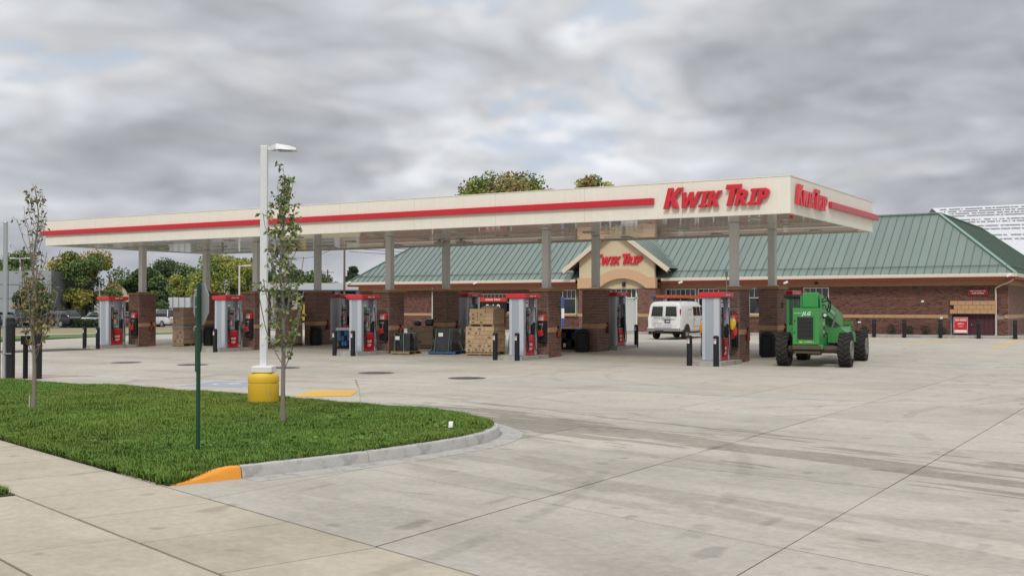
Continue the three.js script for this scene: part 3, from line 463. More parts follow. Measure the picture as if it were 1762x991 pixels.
COLX.forEach((x, i) => {
  for (const row of [0, 1]) {
    const s = row ? -1 : 1, turn = row ? Math.PI : 0, zc = row ? ZB : ZF, zp = row ? -47.4 : -39.1, g0 = gy(zp), gp = gy(zc);
    const place_ = ['by the green telehandler', 'by the tall carton stack', 'by the wrapped pallets', 'behind the leafy young tree', 'farthest from the green telehandler'][i];
    const wh = row ? 'back row ' : 'front row ';
    // island
    { const lab = 'low concrete island under the ' + wh + 'dispenser ' + place_; const y = g0, z = zp; if (!isle0) { isle0 = thing('pump_island', lab, 'pump island', [x, y, z], turn, 'pump islands'); part(isle0, 'slab', toCreasedNormals(uvm(prism(islandPts.map(p => [p[0], -p[1]]), -.1, .15), .7), .4), kerbC); } else dup(isle0, [x, y, z], turn, lab); }
    { const lab = 'brick pier with tan band carrying the ' + wh + 'column ' + place_; if (!pier0) pier0 = makePier([x, gp, zc], lab, turn); else dup(pier0, [x, gp, zc], turn, lab); }
    { const lab = 'red and grey fuel dispenser of the ' + wh + place_; if (!pump0) pump0 = makePump([x, g0 + .15, zp], turn, lab, 'fuel dispensers'); else dup(pump0, [x, g0 + .15, zp], turn, lab); }
    { const lab = 'black and red washing station on the ' + wh + 'pier ' + place_; if (!wash0) wash0 = makeStation([x + s * .19, gp, zc + s * .58], turn, lab); else dup(wash0, [x + s * .19, gp, zc + s * .58], turn, lab); }
    { const lab = 'fire extinguisher on the ' + wh + 'pier ' + place_; const px = x + .40, pz = zc - (row ? .30 : .20), py = gp + .80; if (!ext0) ext0 = makeExt([px, py, pz], Math.PI / 2, lab); else dup(ext0, [px, py, pz], Math.PI / 2, lab); }
    for (const e of [-.5, .5]) {
      const z = row ? -48.72 : -37.78, lab2 = 'one of two black guard posts at the ' + wh + 'island ' + place_;
      if (!bol0) { bol0 = thing('guard_post', lab2, 'bollard', [x + e, gy(z), z], 0, 'black guard posts by the islands'); part(bol0, 'post', place(lathe([[0, -.1], [.10, -.1], [.10, 1.03], [.085, 1.07], [0, 1.085]], 20), 0, 0, 0), blackPl); part(bol0, 'sticker', place(new THREE.CylinderGeometry(.102, .102, .17, 10, 1, true, -.75, 1.1), 0, .88, 0), stickerM); }
      else dup(bol0, [x + e, gy(z), z], 0, lab2);
    }
  }
});
// ------------------------------------------------------------------ the store
const STORE = { x0: -56.4, x1: -9.21, z: -70, zb: -95, y: .44 };
const greenTex = tex(256, 256, (i, j, o) => { const n = .6 * tileN(i, j, 256, 5, 2) + .4 * tileN(i, j, 256, 60, 5); const v = 1 + .10 * (n - .5); o[0] = toS(.187 * v); o[1] = toS(.235 * v); o[2] = toS(.206 * v); });
const roofMs = [1, .95, 1.05].map(k => new THREE.MeshPhysicalMaterial({ color: lin(k, k, k), map: greenTex, roughness: .42, metalness: .25 }));
const seamM = M(.10, .145, .12, .5, .2), trimCream = M(.66, .60, .47, .6), trimRed = M(.36, .045, .05, .5), darkTan = new THREE.MeshStandardMaterial({ color: lin(.82, .80, .80), map: tanTex, roughness: .95 });
const glassM = MP(.012, .014, .016, .06, { metalness: 0, clearcoat: 1, clearcoatRoughness: .03 }), frameM = M(.62, .62, .58, .5), stucco = new THREE.MeshStandardMaterial({ color: lin(.64, .53, .36), roughness: .95, bumpMap: bumpOf(3), bumpScale: .004 }), archM = new THREE.MeshStandardMaterial({ color: lin(.60, .39, .235), roughness: .95, bumpMap: bumpOf(3), bumpScale: .004 });
const store = thing('store', 'brick convenience store with green standing-seam hip roof and cream entrance gable', 'building');
{
  const { x0, x1, z, zb } = STORE, yb = .30, yt = 3.34, r = mulberry(8);
  const wins = [[-38.2, -37.1, 1.58, 3.30], [-45.2, -42.4, 1.70, 3.05], [-30.35, -28.2, 1.62, 3.30], [-28.05, -25.9, 1.62, 3.30], [-24.6, -23.85, 1.62, 3.30], [-21.05, -19.45, 1.62, 3.30]];
  // core walls (mortar) round the openings
  const core = [box(x1 - x0, yt - yb, .3, (x0 + x1) / 2, (yt + yb) / 2, z - .27), box(.3, yt - yb, z - zb - .42, x1 - .15, (yt + yb) / 2, (z + zb) / 2 - .21), box(.3, yt - yb, z - zb - .42, x0 + .15, (yt + yb) / 2, (z + zb) / 2 - .21), box(x1 - x0 - .6, yt - yb, .3, (x0 + x1) / 2, (yt + yb) / 2, zb + .15)];
  const wall = part(store, 'wall', core, mortarM);
  const face = [], cols = [], opn = wins.map(w => [w[0] - x0, w[1] - x0, w[2] - .44, w[3] - .44]).concat([[-36.4 - x0, -30.5 - x0, 0, 4], [-12.3 - x0, -9.9 - x0, 0, 1.26]]);
  brickFace(face, cols, x1 - x0, 2.90, (u, y, o) => V3(x0 + u, .44 + y, z - .12 + o * 1), r, { dep: .11, skip: (a, b, c, d) => (d > .99 && c < 1.20) || opn.some(w => b > w[0] && a < w[1] && d > w[2] && c < w[3]) });
  brickFace(face, cols, z - zb - .2, 2.90, (u, y, o) => V3(x1 + o, .44 + y, z - .12 - u), r, { dep: .014, skip: (a, b, c, d) => d > .99 && c < 1.20 });
  part(wall, 'brick_facing', quads(face, cols), brickM, 'stuff');
  // tan band stones
  for (let x = x0; x < x1 - .1; x += .61) { const w = Math.min(.60, x1 - x - .002), cx = x + w / 2; if (opn.some(q => cx > q[0] + x0 - .2 && cx < q[1] + x0 + .2 && 1.53 > q[2] + .44 && 1.53 < q[3] + .44)) continue; part(wall, 'band_stone', uvm(box(w, .20, .12, cx, 1.535, z - .05), 1), tanM); }
  for (let k = 0; k < 12; k++) part(wall, 'band_stone', uvm(box(.05, .20, .605, x1 + .003, 1.535, z - .42 - k * .61), 1), tanM);
  // frieze, eave boards, gutter
  const fr = part(store, 'frieze', [uvm(box(x1 - x0 + .06, .33, .10, (x0 + x1) / 2, 3.50, z + .0), 1), uvm(box(.10, .33, z - zb, x1 + .02, 3.50, (z + zb) / 2 - .06), 1)], darkTan);
  const xa = x0 - .55, xb = x1 + .45, za = z + .8, zc = zb - .6;
  part(store, 'eave_soffit', [box(xb - xa, .03, .95, (xa + xb) / 2, 3.685, z + .35), box(.55, .03, za - zc - 1, xb - .28, 3.685, (za + zc) / 2 - .4), box(.55, .03, za - zc - 1, xa + .28, 3.685, (za + zc) / 2 - .4)], trimRed);
  const gut = (a, b) => { const out = []; out.push(beam(a, b, .12, .15)); return out; };
  part(store, 'fascia_board', [box(-36.75 - xa, .12, .04, (xa - 36.75) / 2, 3.76, za - .02), box(xb + 30.3, .12, .04, (xb - 30.3) / 2, 3.76, za - .02), box(.04, .12, za - zc, xb - .02, 3.76, (za + zc) / 2)], trimRed);
  part(store, 'gutter', [rbox(-36.7 - xa, .20, .14, .03, (xa - 36.7) / 2, 3.90, za + .05), rbox(xb + 30.3, .20, .14, .03, (xb - 30.3) / 2, 3.90, za + .05), rbox(.14, .20, za - zc + .1, .03, xb + .05, 3.90, (za + zc) / 2)], trimCream);
  // roof: four slopes of standing-seam panels meeting hips, flat deck behind the ridge line
  const ye = 3.985, k = 5.0, ys = 7.90, rise = (ys - ye) / k, ex0 = xa - .05, ex1 = xb + .05, ez0 = za + .02, ez1 = zc;
  const roof = part(store, 'roof', [box(ex1 - ex0 - 2 * k + .2, .12, ez0 - ez1 - 2 * k + .2, (ex0 + ex1) / 2, ys - .10, (ez0 + ez1) / 2), box(ex1 - ex0 - .2, .06, ez0 - ez1 - .2, (ex0 + ex1) / 2, ye - .08, (ez0 + ez1) / 2)], seamM);
  const rr = mulberry(5);
  function slope(A, B, ux, uz, len, inward, spacing, clip) {   // A start of eave, (ux,uz) along the eave, inward = direction up the slope
    const n = Math.round(len / spacing), w = len / n;
    for (let i = 0; i < n; i++) {
      const a = i * w, b = a + w, ua = Math.min(k, a, len - a), ub = Math.min(k, b, len - b);
      const P = (u, v, h) => V3(A[0] + ux * u + inward[0] * v, ye + v * rise + h, A[1] + uz * u + inward[1] * v);
      const top = [P(a, 0, 0), P(b, 0, 0), P(b, ub, 0), P(a, ua, 0)], bot = [P(a, 0, -.05), P(b, 0, -.05), P(b, ub, -.05), P(a, ua, -.05)];
      const g = uvm(quads([top, [bot[0], bot[1], top[1], top[0]]]), .4); const p = part(roof, 'roof_panel', g, roofMs[Math.floor(rr() * 3)]);
      if (ua > .2) { const s0 = P(a, .0, 0), s1 = P(a, ua, 0); part(p, 'seam', beam([s0.x, s0.y + .018, s0.z], [s1.x, s1.y + .018, s1.z], .026, .05), seamM); }
    }
  }
  slope([ex0, ez0], 0, 1, 0, ex1 - ex0, [0, -1], .50);
  slope([ex1, ez0], 0, 0, -1, ez0 - ez1, [-1, 0], .52);
  slope([ex0, ez1], 0, 0, 1, ez0 - ez1, [1, 0], .52);
  slope([ex1, ez1], 0, -1, 0, ex1 - ex0, [0, 1], 1.5);
  const hip = (a, b) => beam(a, b, .22, .05);
  for (const [a, b] of [[[ex1, ye + .04, ez0], [ex1 - k, ys + .04, ez0 - k]], [[ex0, ye + .04, ez0], [ex0 + k, ys + .04, ez0 - k]], [[ex1, ye + .04, ez1], [ex1 - k, ys + .04, ez1 + k]]]) part(roof, 'hip_cap', hip(a, b), M(.22, .34, .27, .45, .2));
  part(roof, 'ridge_cap', [beam([ex0 + k, ys + .05, ez0 - k], [ex1 - k, ys + .05, ez0 - k], .22, .06), beam([ex1 - k, ys + .05, ez0 - k], [ex1 - k, ys + .05, ez1 + k], .22, .06)], M(.24, .36, .29, .45, .2));
  const v1 = .52; for (const [a, b] of [[[ex0 + v1, ez0 - v1], [-37.3, ez0 - v1]], [[-29.9, ez0 - v1], [ex1 - v1, ez0 - v1]], [[ex1 - v1, ez0 - v1], [ex1 - v1, ez1 + v1]]]) { const y = ye + v1 * rise + .085; part(roof, 'snow_rail', [bar([a[0], y, a[1]], [b[0], y, b[1]], .022, .022, 6)], seamM); }
  // windows
  wins.forEach(([a, b, c, d], wi) => {
    const cx = (a + b) / 2, w = b - a, fz = z - .03, fr_ = [], t = .06; const W = part(store, 'window', [box(w, t, .1, cx, d - t / 2, fz), box(w, t, .1, cx, c + t / 2, fz), box(t, d - c - 2 * t, .1, a + t / 2, (c + d) / 2, fz), box(t, d - c - 2 * t, .1, b - t / 2, (c + d) / 2, fz), box(w - 2 * t, .045, .08, cx, d - .62, fz)], frameM);
    const n = Math.max(2, Math.round(w / .36)), iw = w - 2 * t; const bars = []; for (let i = 1; i < n; i++) bars.push(box(.035, .50, .06, a + t + iw * i / n, d - .31, fz)); part(W, 'glazing_bar', bars, frameM);
    for (let i = 0; i < n; i++) part(W, 'pane', box(iw / n - .036, .52, .012, a + t + iw * (i + .5) / n, d - .33, fz - .02), glassM);
    const m = w > 1.5 ? 2 : 1; if (m === 2) part(W, 'mullion', box(.06, d - c - .7, .08, cx, (c + d - .6) / 2, fz), frameM);
    for (let i = 0; i < m; i++) part(W, 'pane', box(iw / m - .05, d - c - .74, .012, a + t + iw * (i + .5) / m, (c + d - .62) / 2, fz - .02), glassM);
    part(W, 'sill', uvm(rbox(w + .12, .14, .16, .01, cx, c - .07, z + .03), 1), tanM);
  });
  // entrance gable: projecting bay with arch
  const gx = -33.4, gz = -68.85, eL = 3.9, ey = 4.62, ap = ey + eL * .735;
  const e = part(store, 'entrance_gable', place(ext([[gx - 2.85, 4.05], [gx + 2.75, 4.05], [gx + 2.75, ey + (eL - 2.75) * .70], [gx + .02, ap - .12], [gx - 2.85, ey + (eL - 2.85) * .70]], .25), 0, 0, gz - .25), stucco);
  const arc = (cx, cy, R, a0, a1, n) => [...Array(n + 1)].map((_, i) => { const a = a0 + (a1 - a0) * i / n; return [cx + Math.cos(a) * R, cy + Math.sin(a) * R]; });
  { const cx = gx + .42, R = 2.62, cy = 4.01 - R, h0 = 3.34, A = Math.asin((h0 - cy) / R), Ro = R + .64, B = Math.asin((4.06 - cy) / Ro); const pts = [[gx - 2.95, h0], ...arc(cx, cy, R, Math.PI - A, A, 18), [gx + 2.85, h0], [gx + 2.85, 4.06], ...arc(cx, cy, Ro, B, Math.PI - B, 18), [gx - 2.95, 4.06]];
    part(e, 'arch_surround', place(ext(pts, .34), 0, 0, gz - .25), archM); part(e, 'tympanum', box(4.2, .8, .06, cx, 3.72, gz - .32), stucco); part(e, 'wall_lamp', [cyl(.10, .13, .28, cx, 3.62, gz - .2, 12)], blackPl); }
  // piers of the bay
  for (const [a, b] of [[-36.3, -35.0], [-31.85, -30.6]]) { const f = [], c = []; part(e, 'pier_core', box(b - a - .03, 2.9, 1.0, (a + b) / 2, 1.89, gz - .54), mortarM); brickFace(f, c, b - a, 2.9, (u, y, o) => V3(a + u, .44 + y, gz - .04 + o), r, { dep: .03, tone: 1.15, skip: (p, q, s, t) => t > .99 && s < 1.20 }); brickFace(f, c, 1.0, 2.9, (u, y, o) => V3(b - .02 + o, .44 + y, gz - .04 - u), r, { dep: .02, tone: 1.15 }); part(e, 'brick_facing', quads(f, c), brickM, 'stuff'); part(e, 'band_stone', uvm(box(b - a + .02, .20, .08, (a + b) / 2, 1.535, gz - .02), 1), tanM); }
  // glazed doors
  const dz = gz - .62, da = -35.0, db = -31.85, door = part(store, 'entrance_doors', [box(db - da, .07, .12, (da + db) / 2, 3.30, dz), box(db - da, .08, .12, (da + db) / 2, 2.70, dz), box(.09, 2.8, .12, da + .05, 1.86, dz), box(.12, 2.8, .12, -32.22, 1.86, dz), box(.07, 2.8, .12, db - .04, 1.86, dz), box(.30, .07, .12, -32.03, 1.62, dz), box(.08, 2.22, .12, -33.30, 1.57, dz), box(.08, 2.22, .12, -34.20, 1.57, dz)], whitePl);
  for (let i = 0; i < 7; i++) { const x = da + .1 + i * .385; part(door, 'transom_pane', box(.335, .50, .02, x + .19, 3.0, dz - .01), glassM); part(door, 'transom_bar', box(.05, .52, .08, x + .385, 3.0, dz), whitePl); }
  for (const [x, w] of [[-34.58, .66], [-33.75, .82]]) part(door, 'door_pane', box(w, 2.10, .02, x, 1.58, dz - .01), glassM);
  part(door, 'door_leaf', [box(.86, .10, .06, -32.76, 2.58, dz + .02), box(.86, .22, .06, -32.76, .58, dz + .02), box(.09, 2.1, .06, -33.18, 1.58, dz + .02), box(.09, 2.1, .06, -32.35, 1.58, dz + .02), box(.72, 1.9, .015, -32.76, 1.6, dz + .02)], M(.55, .57, .55, .3)); part(door, 'door_handle', [box(.03, .35, .05, -33.08, 1.5, dz + .07)], blackPl);
  part(door, 'side_pane', [box(.24, .95, .02, -32.03, 1.08, dz - .01), box(.24, .95, .02, -32.03, 2.16, dz - .01), box(.24, .5, .02, -32.03, 3.0, dz - .01)], glassM);
  // gable roof with barge boards
  const by = 7.55 - .0, back = -73.9; const gr = part(store, 'gable_roof', [-1, 1].map(s => panel(s > 0 ? [gx, ap + .05, gz + .42] : [gx - eL, ey, gz + .42], s > 0 ? [gx + eL, ey, gz + .42] : [gx, ap + .05, gz + .42], s > 0 ? [gx + eL, ey, back + 3.2] : [gx, ap + .05, back], s > 0 ? [gx, ap + .05, back] : [gx - eL, ey, back + 3.2], .05)), roofMs[0]);
  for (const s of [-1, 1]) { for (let i = 0; i < 6; i++) { const zz = gz + .35 - i * .52, q = Math.max(0, (gz + .35 - zz - 1.2) / 3.2); const lo = s * eL * (1 - Math.min(.95, q)); part(gr, 'seam', beam([gx, ap + .09, zz], [gx + lo, ap + .09 + (ey - ap) * Math.abs(lo) / eL, zz], .035, .05), seamM); }
    part(gr, 'barge_board', [beam([gx + s * .0, ap - .10, gz + .44], [gx + s * (eL + .02), ey - .12, gz + .44], .05, .30)], trimCream); part(gr, 'red_trim', [beam([gx, ap - .27, gz + .40], [gx + s * (eL - .02), ey - .29, gz + .40], .10, .06)], trimRed);
    part(gr, 'gable_soffit', [panel([gx, ap - .14, gz], [gx + s * eL, ey - .14, gz], [gx + s * eL, ey - .14, gz + .42], [gx, ap - .14, gz + .42], s * .02)], trimCream); }
  const sg = new THREE.Group(); sg.name = 'sign_letters'; store.add(sg); sg.position.set(-35.15, 0, gz + .02); redText(sg, 'letter', KWIK, 0, 4.95, .66, .50, .10, redFace, 1.0);
  // maroon gates with a tan block lintel, notice, signs
  const mar = M(.075, .018, .03, .6); const gt = part(store, 'maroon_gate', [box(1.14, 1.22, .06, -11.69, 1.06, z - .04), box(1.14, 1.22, .06, -10.52, 1.06, z - .04)], mar); part(gt, 'gate_rib', [...Array(10)].map((_, i) => box(.02, 1.18, .03, -12.18 + i * .24, 1.06, z + .0)), mar); part(gt, 'handle', [cyl(.03, .03, .08, -11.18, 1.06, z + .04, 10, Math.PI / 2)], silver);
  for (let j = 0; j < 3; j++) for (let i = 0; i < 6; i++) { const w = 2.46 / 6, off = j === 1 ? w / 2 : 0, d = [.26, .32, .36][j], hh = [.25, .25, .25][j]; const x = -12.32 + w * (i + .5) + off * (i < 5 ? 1 : 0), ww = j === 1 && i === 5 ? w * .5 : w; part(wall, 'lintel_block', uvm(rbox((j === 1 && i === 5 ? w * .5 : w) - .012, hh - .012, d, .008, j === 1 && i === 5 ? -12.32 + w * 6 - w * .25 + .0 : (j === 1 && i === 0 ? x : x), 2.32 - j * .25, z + d / 2 - .03), 1), tanM); }
  const shrub = M(.02, .035, .02, 1);
  const lampM = M(.7, .7, .66, .5); for (const [x, y] of [[-13.9, 2.42], [-12.85, 1.45]]) part(wall, 'vent_cover', box(.16, .12, .05, x, y, z + .02), lampM);
  const cams = [[-9.05, 3.86, za + .15], [-21.9, 3.60, za + .05], [-44.9, 3.82, za + .15], [-56.6, 3.98, za + .2], [-28.9, 3.70, za + .1]];
  cams.forEach(([x, y, zz]) => part(store, 'security_camera', [rbox(.30, .13, .13, .04, x, y, zz, .5, 0, .35), cyl(.05, .05, .12, x + .05, y + .06, zz - .05, 10)], whitePl));
  part(wall, 'eave_lamp', [cyl(.10, .10, .12, -18.2 - 2, 3.55, z + .12, 12)], blackPl);
  const dm = M(.60, .53, .42, .6); part(store, 'downpipe', [tube([[-8.75, 3.86, za + .02], [-8.95, 3.60, z + .5], [-9.65, 3.30, z + .12], [-9.86, 3.15, z + .10], [-9.86, 2.9, z + .10]], .05, 20, 8), bar([-9.86, 2.95, z + .10], [-9.86, .52, z + .10], .05, .05, 8), bar([-9.86, .54, z + .10], [-9.86, .46, z + .32], .05, .05, 8)], dm);
  part(store, 'downpipe', [bar([-49.3, 3.6, z + .10], [-49.3, .5, z + .10], .05, .05, 8), box(.14, .06, .06, -49.3, 2.3, z + .06), box(.14, .06, .06, -49.3, 1.4, z + .06)], M(.62, .62, .60, .5));
}
const cwTex = textTex(256, 96, (g, w, h) => { g.fillStyle = '#8c1420'; g.fillRect(0, 0, w, h); g.fillStyle = '#e9d9d6'; g.textAlign = 'center'; g.font = 'bold 34px sans-serif'; g.fillText('WELCOME TO', w / 2, 40); g.fillText('CAR WASH', w / 2, 80); });
{ const t = thing('wall_sign', 'small red car wash sign on the brick wall above the tan lintel', 'sign', [-10.82, 2.95, -69.94]); part(t, 'board', rbox(1.06, .34, .05, .01, 0, 0, 0), trimRed); decal(t, 'lettering', 1.0, .30, new THREE.MeshStandardMaterial({ map: cwTex, roughness: .5 }), 0, 0, .028); }
const posterTex = textTex(192, 224, (g, w, h) => { g.fillStyle = '#c2262c'; g.fillRect(0, 0, w, h); g.fillStyle = '#f0e6e2'; g.textAlign = 'center'; g.font = 'bold 44px sans-serif'; g.fillText('NOW HIRING', w / 2, 50, 170); g.font = 'bold 30px sans-serif'; g.fillText('APPLY', w / 2, 102); g.font = '22px sans-serif'; g.fillText('TODAY', w / 2, 138); g.fillRect(8, 182, w - 16, 34); });
{ const t = thing('poster', 'red and white notice leaning on the maroon gates', 'poster', [-11.75, .47, -69.80]); part(t, 'board', box(.76, .92, .02, 0, .56, 0, 0, -.06), whitePl); const d = decal(t, 'print', .72, .88, new THREE.MeshStandardMaterial({ map: posterTex, roughness: .5 }), 0, .56, .012, 0, -.06); part(t, 'frame', [box(.02, .95, .03, -.38, .55, 0, 0, -.06), box(.02, .95, .03, .38, .55, 0, 0, -.06)], silver); }
const banTex = textTex(256, 48, (g, w, h) => { g.fillStyle = '#cf3a2e'; g.fillRect(0, 0, w, h); g.fillStyle = '#f3e6d8'; g.textAlign = 'center'; g.font = 'bold 30px sans-serif'; g.fillText('KWIK TRIP', w / 2, 36); });
{ const t = thing('price_board', 'red and black price board by the store window behind the cartons', 'sign', [-43.8, 2.25, -69.75]); part(t, 'header', box(2.3, .30, .06, 0, .38, 0), trimRed); decal(t, 'lettering', 2.2, .26, new THREE.MeshStandardMaterial({ map: banTex, roughness: .5 }), 0, .38, .033); part(t, 'panel', box(2.3, .78, .06, 0, -.17, 0), blackPl); for (const x of [-1.0, 1.0]) part(t, 'leg', box(.06, 1.3, .06, x, -1.2, 0), blackPl);
  decal(t, 'price_digits', 2.2, .72, new THREE.MeshStandardMaterial({ map: textTex(256, 84, (g, w, h) => { g.fillStyle = '#0c0c0e'; g.fillRect(0, 0, w, h); g.fillStyle = '#f2f2f2'; g.font = 'bold 66px sans-serif'; g.textAlign = 'center'; g.fillText('5 4.9', w / 2, 66); }), roughness: .5 }), 0, -.17, .033); }
// raised pavement before the store, guard posts, shrubs
{ const w = new THREE.Group(); w.name = 'store_pavement'; w.userData.kind = 'structure'; scene.add(w); for (let x = -57; x < -6; x += 3.2) part(w, 'slab', uvm(prism([[x + .006, -67.5], [x + 3.194, -67.5], [x + 3.194, -70.6], [x + .006, -70.6]], .1, .455), .3), kerbC); }
const wallPost = []; function post2(x, label, group) { const y = .33, z = -67.15; if (!wallPost.length) { const t = thing('guard_post', label, 'bollard', [x, y, z], 0, group); part(t, 'sleeve', place(lathe([[0, -.1], [.11, -.1], [.11, 1.0], [.095, 1.04], [0, 1.05]], 20), 0, 0, 0), blackPl); part(t, 'reflector_band', place(lathe([[.1115, .86], [.1115, .90]], 20), 0, 0, 0), M(.05, .05, .055, .3)); wallPost.push(t); } else dup(wallPost[0], [x, y, z], 0, label, group); }
[[-16.05, 'black guard post among the shrubs next to the post behind the telehandler'], [-14.35, 'black guard post among the shrubs midway along the plain brick wall'], [-12.38, 'black guard post beside the red and white notice, on its shrub side'], [-10.37, 'black guard post in front of the maroon gates'], [-8.5, 'black guard post beyond the downpipe at the store corner'], [-18.1, 'black guard post behind the front wheel of the telehandler'], [-33.4, 'black guard post before the store entrance doors'], [-30.2, 'black guard post before the window behind the white van']].forEach(([x, l]) => post2(x, l, 'guard posts before the store'));
[[-15.6, .5], [-14.6, .45], [-13.65, .5], [-12.75, .42], [-17.2, .45]].forEach(([x, h], i) => {
  const r = mulberry(300 + i), t = thing('shrub', 'small dark shrub at the foot of the store brick wall', 'shrub', [x, .455, -69.55], 0, 'shrubs along the brick wall'), lv = [], cols = [];
  for (let k = 0; k < 420; k++) { const a = r() * 6.28, v = r(), R = .30 * Math.sqrt(r()), y = .05 + h * v, rr = R * Math.sqrt(Math.max(.1, 1 - Math.pow((v - .4) / .62, 2))), c = V3(Math.cos(a) * rr, y, Math.sin(a) * rr), u = V3(r() - .5, r() - .5, r() - .5).normalize().multiplyScalar(.035), q = V3(r() - .5, r() - .5, r() - .5).normalize().multiplyScalar(.025); lv.push([c.clone().sub(u), c.clone().sub(q), c.clone().add(u), c.clone().add(q)]); const b = .7 + .7 * r(); cols.push([.035 * b, .055 * b, .025 * b]); }
  part(t, 'foliage', quads(lv, cols), new THREE.MeshStandardMaterial({ vertexColors: true, roughness: 1, side: THREE.DoubleSide })); part(t, 'stem', [0, 1, 2, 3].map(k => bar([0, 0, 0], [.12 * Math.cos(k * 1.6), h * .7, .12 * Math.sin(k * 1.6)], .012, .006, 5)), M(.06, .045, .03, 1));
});

{ const t = thing('banner_post', 'narrow blue and white banner post beside the window left of the entrance', 'banner', [-36.0, gy(-66), -66]); part(t, 'pole', bar([-.10, 0, 0], [-.10, 2.45, 0], .02, .02, 8), silver); part(t, 'banner', [box(.20, .75, .02, .02, 2.05, 0), box(.20, .55, .02, .02, .75, 0)], M(.03, .08, .34, .6)); part(t, 'white_band', box(.20, .70, .02, .02, 1.36, 0), whitePl); part(t, 'foot', cyl(.16, .18, .05, -.05, .025, 0, 14), blackPl); }
// ------------------------------------------------------------------ telehandler
const jGreen = new THREE.MeshPhysicalMaterial({ color: lin(1, 1, 1), map: tex(256, 256, (i, j, o) => { const n = .5 * tileN(i, j, 256, 7, 3) + .3 * tileN(i, j, 256, 24, 6) + .2 * tileN(i, j, 256, 90, 9), d = sst(.52, .72, n) * .55; o[0] = toS(lerp(.018, .11, d)); o[1] = toS(lerp(.29, .20, d)); o[2] = toS(lerp(.055, .07, d)); }), roughness: .45, clearcoat: .35, clearcoatRoughness: .3 }), jDark = M(.02, .02, .02, .7), dirty = M(.10, .075, .055, .95), tyreM = new THREE.MeshStandardMaterial({ color: lin(.030, .027, .024), roughness: .95 }), rimM = M(.22, .205, .18, .85), cabGlass = MP(.03, .045, .04, .08, { transparent: false, clearcoat: 1 }), lampRed = M(.5, .05, .02, .3), steelD = M(.12, .11, .10, .6, .5);
function lugTyre(R, w) {
  const g = [lathe([[R * .52, -w * .40], [R * .80, -w * .5], [R * .93, -w * .44], [R * .95, 0], [R * .93, w * .44], [R * .80, w * .5], [R * .52, w * .40]], 36)]; g[0].rotateZ(Math.PI / 2);
  for (let i = 0; i < 20; i++) for (const s of [-1, 1]) { const a = (i + (s > 0 ? .5 : 0)) / 20 * 6.2832, b = box(w * .52, R * .09, R * .13, s * w * .25, R * .955, 0, s * .5); b.rotateX(a); g.push(b); const c = box(R * .05, R * .18, R * .13, s * w * .485, R * .84, s * -.0); c.rotateX(a + .10); g.push(c); }
  return g;
}
function rimGeo(R, w) { const g = [lathe([[0, .05], [R * .16, .05], [R * .18, .02], [R * .38, .01], [R * .42, .08], [R * .53, .12], [R * .54, -.02], [R * .53, -.16], [0, -.16]], 28)]; g[0].rotateZ(-Math.PI / 2); for (let i = 0; i < 8; i++) { const a = i / 8 * 6.283; g.push(place(cyl(.018, .018, .04, 0, 0, 0, 6, 0, Math.PI / 2), .05, Math.cos(a) * R * .27, Math.sin(a) * R * .27)); } return g; }
